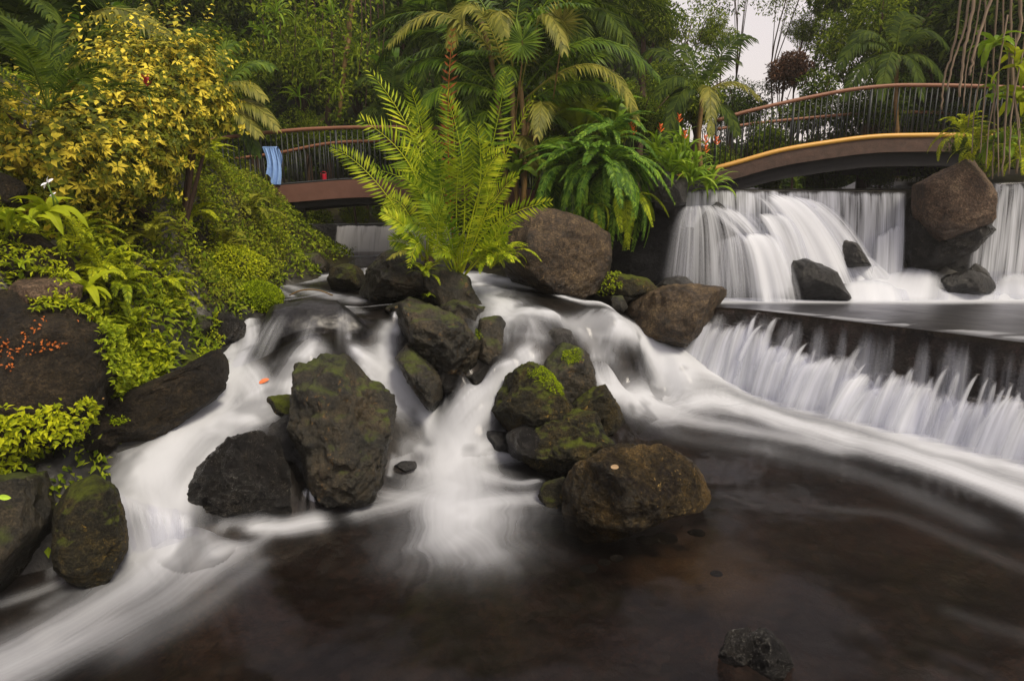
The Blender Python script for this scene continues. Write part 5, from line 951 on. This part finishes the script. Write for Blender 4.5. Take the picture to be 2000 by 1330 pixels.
TR = [
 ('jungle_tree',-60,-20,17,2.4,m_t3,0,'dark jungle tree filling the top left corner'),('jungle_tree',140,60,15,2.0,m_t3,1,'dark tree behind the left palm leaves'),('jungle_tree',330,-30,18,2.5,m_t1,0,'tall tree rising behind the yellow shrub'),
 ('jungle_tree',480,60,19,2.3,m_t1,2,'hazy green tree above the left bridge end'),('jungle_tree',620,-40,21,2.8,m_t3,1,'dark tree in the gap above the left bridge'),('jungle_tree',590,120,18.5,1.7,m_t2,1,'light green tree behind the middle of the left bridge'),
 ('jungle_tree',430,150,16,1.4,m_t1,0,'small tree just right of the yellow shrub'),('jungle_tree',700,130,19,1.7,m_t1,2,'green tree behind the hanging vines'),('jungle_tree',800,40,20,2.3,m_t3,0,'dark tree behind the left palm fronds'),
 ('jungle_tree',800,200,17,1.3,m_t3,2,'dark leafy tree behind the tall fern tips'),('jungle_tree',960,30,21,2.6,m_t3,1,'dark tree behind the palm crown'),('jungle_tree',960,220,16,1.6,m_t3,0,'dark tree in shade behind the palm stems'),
 ('jungle_tree',1090,20,20,1.7,m_t1,0,'green tree right behind the palm crown'),('jungle_tree',1130,190,17,1.3,m_t2,1,'bright green tree under the palm arch'),('jungle_tree',1255,40,18,1.3,m_t1,0,'airy tree left of the sky gap'),
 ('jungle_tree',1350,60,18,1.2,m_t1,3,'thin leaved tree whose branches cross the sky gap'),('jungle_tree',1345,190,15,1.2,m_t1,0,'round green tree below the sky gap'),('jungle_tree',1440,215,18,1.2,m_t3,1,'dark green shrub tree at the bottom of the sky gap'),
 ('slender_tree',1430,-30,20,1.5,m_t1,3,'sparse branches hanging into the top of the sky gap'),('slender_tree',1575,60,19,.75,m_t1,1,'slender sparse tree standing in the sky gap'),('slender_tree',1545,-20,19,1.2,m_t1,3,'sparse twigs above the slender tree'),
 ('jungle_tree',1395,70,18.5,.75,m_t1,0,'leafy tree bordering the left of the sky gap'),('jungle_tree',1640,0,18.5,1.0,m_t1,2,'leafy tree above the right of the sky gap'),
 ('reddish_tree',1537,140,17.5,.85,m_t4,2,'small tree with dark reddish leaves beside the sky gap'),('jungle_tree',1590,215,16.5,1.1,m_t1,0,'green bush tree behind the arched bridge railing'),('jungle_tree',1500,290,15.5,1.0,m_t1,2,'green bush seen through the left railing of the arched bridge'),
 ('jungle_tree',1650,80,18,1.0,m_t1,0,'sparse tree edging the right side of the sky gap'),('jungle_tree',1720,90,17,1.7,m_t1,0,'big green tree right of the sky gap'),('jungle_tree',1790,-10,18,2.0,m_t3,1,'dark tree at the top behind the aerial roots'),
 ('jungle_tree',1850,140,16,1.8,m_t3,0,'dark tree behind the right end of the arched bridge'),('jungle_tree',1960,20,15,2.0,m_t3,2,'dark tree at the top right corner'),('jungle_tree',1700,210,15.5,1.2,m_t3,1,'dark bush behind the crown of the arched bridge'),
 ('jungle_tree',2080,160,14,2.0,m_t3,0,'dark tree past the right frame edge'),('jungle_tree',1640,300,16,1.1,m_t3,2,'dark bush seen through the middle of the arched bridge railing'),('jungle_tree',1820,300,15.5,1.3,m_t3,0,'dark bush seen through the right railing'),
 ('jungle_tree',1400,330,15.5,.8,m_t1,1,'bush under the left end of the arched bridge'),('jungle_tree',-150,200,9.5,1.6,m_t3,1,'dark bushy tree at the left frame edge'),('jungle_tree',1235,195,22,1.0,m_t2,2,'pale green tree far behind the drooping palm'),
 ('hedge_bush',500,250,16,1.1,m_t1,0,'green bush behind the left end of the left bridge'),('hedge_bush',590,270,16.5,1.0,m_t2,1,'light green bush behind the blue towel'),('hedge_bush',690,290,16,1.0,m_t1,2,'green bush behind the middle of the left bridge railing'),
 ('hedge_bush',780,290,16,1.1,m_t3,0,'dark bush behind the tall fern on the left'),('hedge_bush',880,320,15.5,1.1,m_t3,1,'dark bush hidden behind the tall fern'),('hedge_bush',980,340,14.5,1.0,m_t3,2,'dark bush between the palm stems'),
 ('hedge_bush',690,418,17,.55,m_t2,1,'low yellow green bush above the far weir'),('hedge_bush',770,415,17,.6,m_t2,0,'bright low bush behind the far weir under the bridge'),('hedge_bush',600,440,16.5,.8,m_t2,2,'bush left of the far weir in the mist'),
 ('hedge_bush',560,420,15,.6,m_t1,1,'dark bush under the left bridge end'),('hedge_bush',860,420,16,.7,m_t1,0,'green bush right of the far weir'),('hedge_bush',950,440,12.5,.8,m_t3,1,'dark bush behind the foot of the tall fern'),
 ('hedge_bush',1090,300,12.5,.9,m_t1,0,'bush between the palm stems and the broad fern'),('hedge_bush',1180,250,13,.8,m_t2,1,'light green bush above the broad fern'),('hedge_bush',1250,230,13.5,.8,m_t1,2,'dark green bush behind the orange flowers'),('hedge_bush',1100,200,14,.8,m_t2,0,'yellow green bush under the palm arch'),
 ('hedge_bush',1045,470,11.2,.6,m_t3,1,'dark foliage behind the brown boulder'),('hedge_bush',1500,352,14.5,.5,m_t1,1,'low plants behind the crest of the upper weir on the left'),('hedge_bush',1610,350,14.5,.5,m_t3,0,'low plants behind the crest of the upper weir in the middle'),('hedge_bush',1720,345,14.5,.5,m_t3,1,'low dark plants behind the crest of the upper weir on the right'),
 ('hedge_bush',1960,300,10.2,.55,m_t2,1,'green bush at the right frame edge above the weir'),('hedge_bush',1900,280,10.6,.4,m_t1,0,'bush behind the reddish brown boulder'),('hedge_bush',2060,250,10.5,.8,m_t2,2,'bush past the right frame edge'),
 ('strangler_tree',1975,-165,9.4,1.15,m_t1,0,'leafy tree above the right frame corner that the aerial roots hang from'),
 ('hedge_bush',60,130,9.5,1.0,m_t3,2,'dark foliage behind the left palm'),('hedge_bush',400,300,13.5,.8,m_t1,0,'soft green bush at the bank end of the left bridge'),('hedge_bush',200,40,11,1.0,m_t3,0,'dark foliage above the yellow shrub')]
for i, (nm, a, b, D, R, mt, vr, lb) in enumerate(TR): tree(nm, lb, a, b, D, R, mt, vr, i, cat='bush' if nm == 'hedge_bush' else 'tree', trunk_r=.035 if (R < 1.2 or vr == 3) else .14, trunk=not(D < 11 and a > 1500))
# forest edge and hillside behind everything
az = np.radians(np.linspace(-75, 75, 240)); hh = 15 + 3 * (fbm(p3(az * 6, az * 0), 3, 4) - .5)
pxa = 1000 + FPX * np.tan(az) / CP; gap = smooth(1235, 1330, pxa) * (1 - smooth(1660, 1740, pxa)); hh = hh * (1 - gap) + 5.4 * gap
rows = []
for k, t in enumerate(np.linspace(0, 1, 60)):
    Rr = 23 + 6 * t ** 1.5; z = 1.5 + (hh - 1.5) * t; rows.append(np.stack([Rr * np.sin(az), Rr * np.cos(az), z], 1))
HV = np.array(rows).reshape(-1, 3); HV[:, :2] *= (1 + .10 * (fbm(HV * .6, 4, 6) - .5))[:, None]; HF_ = grid_faces(60, 240)
m_hill = plain_mat('hillside_soil', (.006, .009, .004), (.03, .04, .012), 3, .9)
tag(obj('hillside', meshdata('hillside', HV, HF_, m_hill)), 'steep dark wooded hillside closing off the valley', kind='structure')
P, N = sample_surface(HV, HF_, 60000, None, 5); rs = np.random.RandomState(5); P = P + np.array([0, -1, 0]) * rs.rand(len(P), 1) * .9
l = rs.uniform(.18, .42, len(P)); tag(obj('far_forest', leafmesh('far_forest', [leaves(P, norm(rs.normal(size=(len(P), 3)) + [0, -.3, -.3]), norm(rs.normal(size=(len(P), 3)) * .5 + [0, -.4, 1]), l, l * .45, simple=True)], m_t3)), 'dense forest canopy on the hillside behind the trees', kind='stuff')
# ================================================================ PALMS, VINES, ROOTS, SMALL THINGS
def palm(label, base, fr, D, mats, stems, L=.42, W=.036, name='palm_tree', seed=0, n=44, leafpart='frond'):
    B = at(*base); root = empty(name, B, label, 'palm'); rs = np.random.RandomState(seed)
    for k, f in enumerate(fr):
        a, b, c = f[:3]; dd = f[3] if len(f) > 3 else rs.uniform(-.5, .3); m = mats[f[4]] if len(f) > 4 else mats[0]
        s_ = frond(at(*a, D), at(*b, D + dd * .5), at(*c, D + dd), n, L * (f[5] if len(f) > 5 else 1), W, .14, 60, .1, .30, .5, .016, face=(rs.uniform(-.4, .4), -.6, 1), seed=k + seed)
        obj(leafpart, leafmesh(leafpart, local(s_, B), m), root)
    for st in stems:
        P = catmull([at(*q) for q in st], 14) - B; R = np.full(14, .042); R[::3] *= 1.12; obj('trunk', tubemesh('trunk', [tube(P, R, 8)], m_cane), root)
    return root
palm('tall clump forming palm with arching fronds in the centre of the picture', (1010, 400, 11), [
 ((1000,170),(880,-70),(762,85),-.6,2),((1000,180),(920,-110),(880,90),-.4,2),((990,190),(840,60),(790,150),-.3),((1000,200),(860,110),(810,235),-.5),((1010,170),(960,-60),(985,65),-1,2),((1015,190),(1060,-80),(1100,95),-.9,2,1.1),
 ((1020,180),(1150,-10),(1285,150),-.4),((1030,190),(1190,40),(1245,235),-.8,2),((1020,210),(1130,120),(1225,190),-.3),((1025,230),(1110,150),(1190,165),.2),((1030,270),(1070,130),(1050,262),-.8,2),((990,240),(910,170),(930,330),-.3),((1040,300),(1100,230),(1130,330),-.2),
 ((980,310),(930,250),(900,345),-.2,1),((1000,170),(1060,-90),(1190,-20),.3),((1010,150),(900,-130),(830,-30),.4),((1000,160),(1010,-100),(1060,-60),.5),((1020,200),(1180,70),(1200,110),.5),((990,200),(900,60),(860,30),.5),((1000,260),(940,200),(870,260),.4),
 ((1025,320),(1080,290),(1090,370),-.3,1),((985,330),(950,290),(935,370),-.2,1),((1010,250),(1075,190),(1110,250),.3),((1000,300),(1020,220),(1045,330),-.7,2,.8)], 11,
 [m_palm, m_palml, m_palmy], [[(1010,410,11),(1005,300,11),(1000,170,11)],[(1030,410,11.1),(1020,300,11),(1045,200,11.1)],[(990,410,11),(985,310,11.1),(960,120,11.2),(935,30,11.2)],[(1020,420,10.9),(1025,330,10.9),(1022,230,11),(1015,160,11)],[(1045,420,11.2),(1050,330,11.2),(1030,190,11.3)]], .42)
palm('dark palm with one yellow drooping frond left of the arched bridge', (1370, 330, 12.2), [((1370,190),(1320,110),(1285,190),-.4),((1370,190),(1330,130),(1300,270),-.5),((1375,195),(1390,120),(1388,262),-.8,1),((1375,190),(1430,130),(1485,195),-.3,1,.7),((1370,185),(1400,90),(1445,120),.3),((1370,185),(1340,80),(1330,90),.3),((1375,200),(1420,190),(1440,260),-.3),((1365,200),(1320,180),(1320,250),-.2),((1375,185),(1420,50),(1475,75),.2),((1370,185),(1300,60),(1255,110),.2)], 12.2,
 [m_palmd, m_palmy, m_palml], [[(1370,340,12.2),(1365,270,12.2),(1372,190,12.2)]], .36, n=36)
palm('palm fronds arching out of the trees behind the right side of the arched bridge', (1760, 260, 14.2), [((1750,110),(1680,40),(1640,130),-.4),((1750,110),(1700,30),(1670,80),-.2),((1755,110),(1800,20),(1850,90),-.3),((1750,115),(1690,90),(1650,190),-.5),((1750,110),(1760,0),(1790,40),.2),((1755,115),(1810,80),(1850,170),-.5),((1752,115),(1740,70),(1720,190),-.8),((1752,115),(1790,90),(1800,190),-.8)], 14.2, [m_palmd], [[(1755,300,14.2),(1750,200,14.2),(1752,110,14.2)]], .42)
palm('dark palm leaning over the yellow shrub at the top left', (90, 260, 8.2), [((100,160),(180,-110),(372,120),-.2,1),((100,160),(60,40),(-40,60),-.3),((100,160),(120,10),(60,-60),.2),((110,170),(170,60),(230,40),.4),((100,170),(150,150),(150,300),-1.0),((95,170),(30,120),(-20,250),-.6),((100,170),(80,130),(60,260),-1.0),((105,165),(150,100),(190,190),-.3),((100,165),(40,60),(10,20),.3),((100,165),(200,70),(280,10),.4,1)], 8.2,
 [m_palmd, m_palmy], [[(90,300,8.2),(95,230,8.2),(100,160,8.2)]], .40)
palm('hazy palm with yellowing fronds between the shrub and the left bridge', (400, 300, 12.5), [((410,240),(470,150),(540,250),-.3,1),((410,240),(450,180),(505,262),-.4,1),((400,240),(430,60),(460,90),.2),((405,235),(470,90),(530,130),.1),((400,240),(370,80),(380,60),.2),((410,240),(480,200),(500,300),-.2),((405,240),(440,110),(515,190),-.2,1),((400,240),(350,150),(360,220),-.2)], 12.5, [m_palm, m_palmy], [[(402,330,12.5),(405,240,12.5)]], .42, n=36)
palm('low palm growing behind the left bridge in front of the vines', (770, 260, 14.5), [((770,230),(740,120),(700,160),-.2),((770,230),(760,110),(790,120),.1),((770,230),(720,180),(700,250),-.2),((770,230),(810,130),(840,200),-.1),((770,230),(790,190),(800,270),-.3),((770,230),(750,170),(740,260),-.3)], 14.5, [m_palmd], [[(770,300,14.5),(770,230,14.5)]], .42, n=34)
plant('palm_tree', 'second crown of dark arching fronds behind the centre palm clump', at(1000, 170, 11.8), 'palm', m_palm, 20, .95, 'palm', None, (-20, 70), 401, mat2=m_palml)
plant('palm_tree', 'palm crown at the top edge just left of the centre', at(880, 60, 12.6), 'palm', m_palmd, 22, .9, 'palm', None, (-20, 70), 402, mat2=m_palm)
plant('palm_tree', 'palm crown at the top edge right of the centre clump', at(1120, 40, 12.2), 'palm', m_palmd, 22, .85, 'palm', None, (-20, 70), 403)
plant('palm_tree', 'dark palm crown filling the top left corner', at(20, 60, 8.4), 'palm', m_palmd, 14, .8, 'palm', None, (-10, 70), 404)
# heart shaped young palm leaves
def heart(label, P, s_, mat, tiltx):
    root = empty('heart_leaf_plant', P, label, 'plant'); sets = []
    for sg in (-1, 1):
        for j in range(15):
            t = j / 14; a = math.radians(90 + sg * (8 + 150 * (1 - t))) ; ln = s_ * (1.0 - .35 * abs(t - .35)); b = np.array([sg * .0, 0, -t * s_ * .25])
            a2 = math.radians(-90 + sg * 165 * (1 - t) ** .9); d = np.array([math.cos(a2), -.25, math.sin(a2)]); sets.append(leaves([b], [d], [[0, -1, .2]], ln, s_ * .14))
    obj('leaf', leafmesh('leaf', sets, mat), root, None, (tiltx, 0, 0)); obj('stem', tubemesh('stem', [tube([[0, .02, 0], [0, .15, -.3], [-.1, .4, -1.1]], .012, 5)], m_cane), root)
heart('bright heart shaped palm leaf high in the centre', at(1020, 78, 10.2), .40, m_palml, -.2)
heart('hanging pale palm leaf to the right of the heart shaped one', at(1098, 40, 10.4), .36, m_palmy, .1)
plant('palm_frond_plant', 'dark feathery palm plant in front of the left part of the yellow shrub', at(95, 215, 5.1), 'upright', m_palmd, 13, .62, 'palm', None, (-40, 45), 98)
plant('broad_leaf_plant', 'big dark banana like leaves at the top left edge of the picture', at(195, 110, 9.3), 'banana', m_palm, 7, 1.2, 'plant', None, (20, 75), 91)
plant('broad_leaf_plant', 'broad green leaves right of the tall fern below the palm', at(950, 320, 10.4), 'broad', m_palml, 12, 1.1, 'plant', None, (0, 70), 92)
plant('broad_leaf_plant', 'broad glossy leaves between the palm stems', at(1010, 350, 10.4), 'broad', m_palml, 10, 1.0, 'plant', None, (0, 70), 93)
plant('broad_leaf_plant', 'upright broad leaves behind the vines above the left bridge', at(760, 190, 15.5), 'banana', m_palm, 7, 1.2, 'plant', None, (30, 75), 94)
plant('broad_leaf_plant', 'yellow green broad leaves under the palm arch on the right', at(1140, 260, 11.6), 'broad', m_lime, 14, 1.2, 'plant', None, (10, 70), 95)
plant('broad_leaf_plant', 'bright broad leaves left of the orange flowers', at(1200, 235, 12.0), 'broad', m_strap, 12, 1.2, 'plant', None, (10, 70), 96)
plant('leafy_plant', 'dark upright fern like plant in the shadow of the yellow shrub', at(130, 250, 6.6), 'upright', m_palm, 12, .7, 'plant', None, (-30, 50), 97)
# vines, epiphytes and trunks behind the left bridge
def vine(label, pts, D, r=.018, leafy=0, seed=0, mat=None, name='hanging_vine', cat='vine', ends=None):
    P = catmull([at(a, b, D if ends is None else ends[i]) for i, (a, b) in enumerate(pts)], 22); rs = np.random.RandomState(seed); P[1:-1] += rs.normal(size=(20, 3)) * r * .22
    root = empty(name, P[0], label, cat); obj('stem', tubemesh('stem', [tube(P - P[0], np.linspace(r, r * .7, 22), 6)], mat or m_bark), root)
    if leafy:
        k = rs.randint(0, 22, leafy); Q = P[k] + rs.normal(size=(leafy, 3)) * .12; l = rs.uniform(.07, .16, leafy)
        tag(obj('leaves', leafmesh('leaves', [leaves(Q - P[0], rs.normal(size=(leafy, 3)) + [0, 0, -.6], rs.normal(size=(leafy, 3)) * .4 + [0, -.6, .6], l, l * .5)], m_t2), root), kind='stuff')
vine('thick reddish tree trunk hung with climbers above the left bridge', [(690,-40),(682,60),(672,150),(662,230)], 16.5, .07, 620, 1, m_cane, 'bare_trunk', 'tree')
vine('second slimmer bare trunk left of the reddish trunk', [(640,-110),(650,80),(655,220)], 17, .04, 420, 2, None, 'bare_trunk', 'tree')
for i, (x0, x1, y1, D, lf) in enumerate([(540,548,120,15.5,140),(575,570,160,15.8,160),(610,615,90,15.2,120),(705,700,150,15,0),(722,718,110,15,0),(735,738,170,15.2,60),(748,745,120,15,0),(630,622,190,15.6,160),(505,515,100,15.4,140),(712,714,220,15.8,80),(592,600,40,14.8,90)]):
    vine(['leafy vine above the towel end of the left bridge','leafy vine hanging in front of the light green tree','short leafy vine at the top left of the vines','bare thin vine right of the reddish trunk','bare vine beside the palm frond tip','long vine in front of the dark gap','short bare vine near the palm frond','leafy vine reaching almost to the bridge rail','leafy vine nearest to the yellow shrub','long thin vine ending above the bridge','short vine at the top edge with dense leaves'][i], [(x0,-40),((x0+x1)/2+4,y1*.5),(x1,y1)], D, .014, lf, i + 10)
for i, (a, b, D) in enumerate([(540,25,14.8),(573,50,14.9),(628,100,15),(615,155,15),(585,190,15.2),(700,110,15),(520,70,14.9),(660,180,15.2),(650,30,15)]):
    plant('bromeliad', ['spiky bromeliad highest on the left vines','bromeliad just below the highest one','bromeliad in the middle of the vines','yellowish bromeliad over the bridge rail','bromeliad low above the blue towel side','bromeliad right of the reddish trunk','bromeliad left of the vines','bromeliad on the foot of the reddish trunk','bromeliad at the top of the slim bare trunk'][i], at(a, b, D), 'strap', m_t2 if i % 2 else m_strap, 16, 1.1, 'bromeliad', None, (-60, 60), 200 + i)
# aerial roots at the right
AR = [([(1892,-110),(1865,80),(1845,150),(1839,215)],9.3,.030),([(1908,-110),(1885,50),(1862,120),(1850,175)],9.2,.022),([(1906,-20),(1897,40),(1882,110),(1874,190)],9.0,.024),([(1918,-20),(1905,60),(1888,130),(1882,210)],9.1,.016),([(1942,-20),(1920,45),(1905,95),(1893,148)],8.9,.024),
 ([(1960,-20),(1958,70),(1948,160),(1930,260),(1926,330)],9.2,.020),([(1975,-20),(1972,100),(1965,220),(1958,345)],9.1,.022),([(1990,-20),(1992,60),(1975,130),(1990,250),(1985,340)],9.3,.026),([(1925,-20),(1922,110),(1905,200),(1898,300)],9.4,.016),([(1948,0),(1940,120),(1942,240),(1938,350)],9.4,.016),
 ([(2005,-20),(2000,90),(1978,200),(1970,340)],9.0,.024),([(1910,60),(1900,150),(1890,250)],9.5,.012),([(1968,30),(1950,150),(1950,345)],9.0,.012),([(2020,-20),(2010,150),(2005,340)],9.1,.03),([(1930,120),(1920,220),(1915,300)],9.2,.012),([(1984,60),(1982,180),(1996,330)],9.0,.014)]
ARL = ['longest thick pale root reaching the bridge railing','pale root just right of the longest one','pale slanting root crossing the handrail','thin root beside the slanting root','root with a hooked end above the bridge','long root ending above the reddish boulder','straight root left of the frame edge','twisting thick root at the right edge','thin dark root behind the hooked one','thin root behind the long one','thick root leaning in from the right edge','short thin root over the arched bridge end','fine straight root above the weir','heavy root just outside the right edge','short fine root behind the boulder','wiry root near the right edge']
for i, (p, D, r) in enumerate(AR): vine('aerial root: ' + ARL[i], p, D, r * (.55 + .35 * ((i * 7) % 5) / 4), 0, 300 + i, m_root, 'aerial_root', 'root')
for i, (a, b, D, k_, n_, sc_, lb) in enumerate([(1940,90,9.1,'broad',12,.6,'leafy climber high on the aerial roots'),(1985,130,9.0,'broad',10,.6,'leafy climber on the roots at the right edge'),(1910,290,9.6,'fine',16,.9,'fern hanging beside the reddish brown boulder'),(1960,280,9.4,'broad',14,.6,'leafy plant among the roots above the weir'),(1995,200,9.2,'broad',12,.6,'leafy climber half way down the edge roots'),(1880,260,10.2,'fine',18,1.0,'fern at the right end of the arched bridge'),(1945,190,9.4,'broad',10,.55,'leafy climber in the middle of the roots'),(1990,310,9.2,'fine',14,.8,'fern at the right edge above the weir')]):
    plant('climber', lb, at(a, b, D), k_, m_bright if i % 3 else m_strap, n_, sc_, 'plant', None, (-50, 60), 320 + i)
# fallen leaves, twigs, driftwood
m_ol = plain_mat('fallen_orange_leaf', (.55, .10, .03), (.7, .2, .06), 20, .5); m_yl = plain_mat('fallen_yellow_leaf', (.55, .5, .03), (.6, .42, .05), 20, .5); m_gl = plain_mat('fallen_green_leaf', (.3, .5, .03), (.4, .55, .05), 20, .5)
def fallen(label, P, s_, mat, rot): tag(obj('fallen_leaf', leafmesh('fallen_leaf', [blade((0, 0, 0), (.5, 0, .12), (1, 0, 0), .45, 8)], mat), None, P, rot, s_), label, 'leaf')
h_ = hit(515, 755); fallen('orange fallen leaf lying on the dark wet hump', h_ + [-.04, 0, .03], .10, m_ol, (.5, -.3, .6))
fallen('yellow leaf stuck on the wet rock at the lower left', at(68, 960, 4.1), .09, m_yl, (1.2, -1.0, .2)); fallen('lime green leaf on the wet rock beside the trickle', at(68, 1013, 4.1), .085, m_gl, (1.0, .2, 0)); fallen('orange leaf hanging in the trickle by the upright stone', at(97, 1090, 4.0), .09, m_ol, (1.1, -.9, 0)); fallen('green leaf on the mossy rock at the left frame edge', at(-2, 970, 3.3), .07, m_gl, (1.0, .1, 0))
fallen('small orange leaf on the broad dark rock face', at(786, 612, 7.0), .06, m_ol, (1.0, .2, .5)); fallen('pale dry leaf on top of the amber boulder', at(1193, 912, 4.45), .08, plain_mat('dry_leaf', (.25, .17, .09), (.32, .22, .13), 20, .6), (.8, .2, .5))
def stick(label, P, r, name='twig'): tag(obj(name, tubemesh(name, [tube(catmull(P, 14), r, 5)], m_cane)), label, 'twig')
stick('curved twig lying across the white water of the upper pool', [at(565, 577, 8.6), at(590, 567, 8.6), at(622, 567, 8.6), at(650, 577, 8.6)], .010)
stick('bleached driftwood stick on the rocks under the bridge', [at(528, 523, 11.3), at(548, 505, 11.3), at(565, 492, 11.4)], .022, 'driftwood')
stick('short red brown driftwood stump on the rocks under the bridge', [at(546, 520, 11.1), at(556, 503, 11.1), at(572, 492, 11.2)], .05, 'driftwood')
stick('dry stick poking out below the lime green cover', [at(178, 793, 4.5), at(190, 785, 4.45), at(202, 778, 4.4)], .008)
m_ol2 = plain_mat('orange_leaflet', (.30, .07, .01), (.42, .13, .02), 20, .6)
# orange lichen-like leaves on the big left boulder
V, F = R_('huge dark boulder')
for i, (poly, n_) in enumerate([([(145,610),(170,606),(172,640),(148,645)], 16), ([(70,620),(90,618),(90,665),(72,668)], 18), ([(-20,660),(30,660),(35,720),(-20,730)], 60), ([(80,665),(125,660),(125,700),(80,700)], 26), ([(40,650),(62,648),(64,700),(42,704)], 14)]):
    cover('orange_creeper', ['cluster of orange leaves at the upper right of the left boulder','thin line of orange leaves down the left boulder','large patch of orange leaves at the frame edge','patch of orange leaves in the middle of the left boulder','narrow string of orange leaves beside the large patch'][i], (V, F), poly, n_, .024, m_ol2, 400 + i, .03, kind=None, cat='leaves', patch=0, W=.6)
# ================================================================ HUMID AIR
s = NT('humid_air'); pv = s.n('VolumePrincipled', {'Color': (.92, .93, .86, 1), 'Density': .0012, 'Anisotropy': .2}); s.t.links.new(pv.outputs[0], s.out.inputs['Volume'])
c = np.array([[x, y, z] for x in (-36, 36) for y in (-6, 38) for z in (-3.0, 22.0)], float)
tag(obj('haze', meshdata('haze', c, [[0, 1, 3, 2], [4, 6, 7, 5], [0, 4, 5, 1], [2, 3, 7, 6], [1, 5, 7, 3], [0, 2, 6, 4]], s.m, False)), 'thin warm mist hanging in the humid air of the valley', kind='stuff')
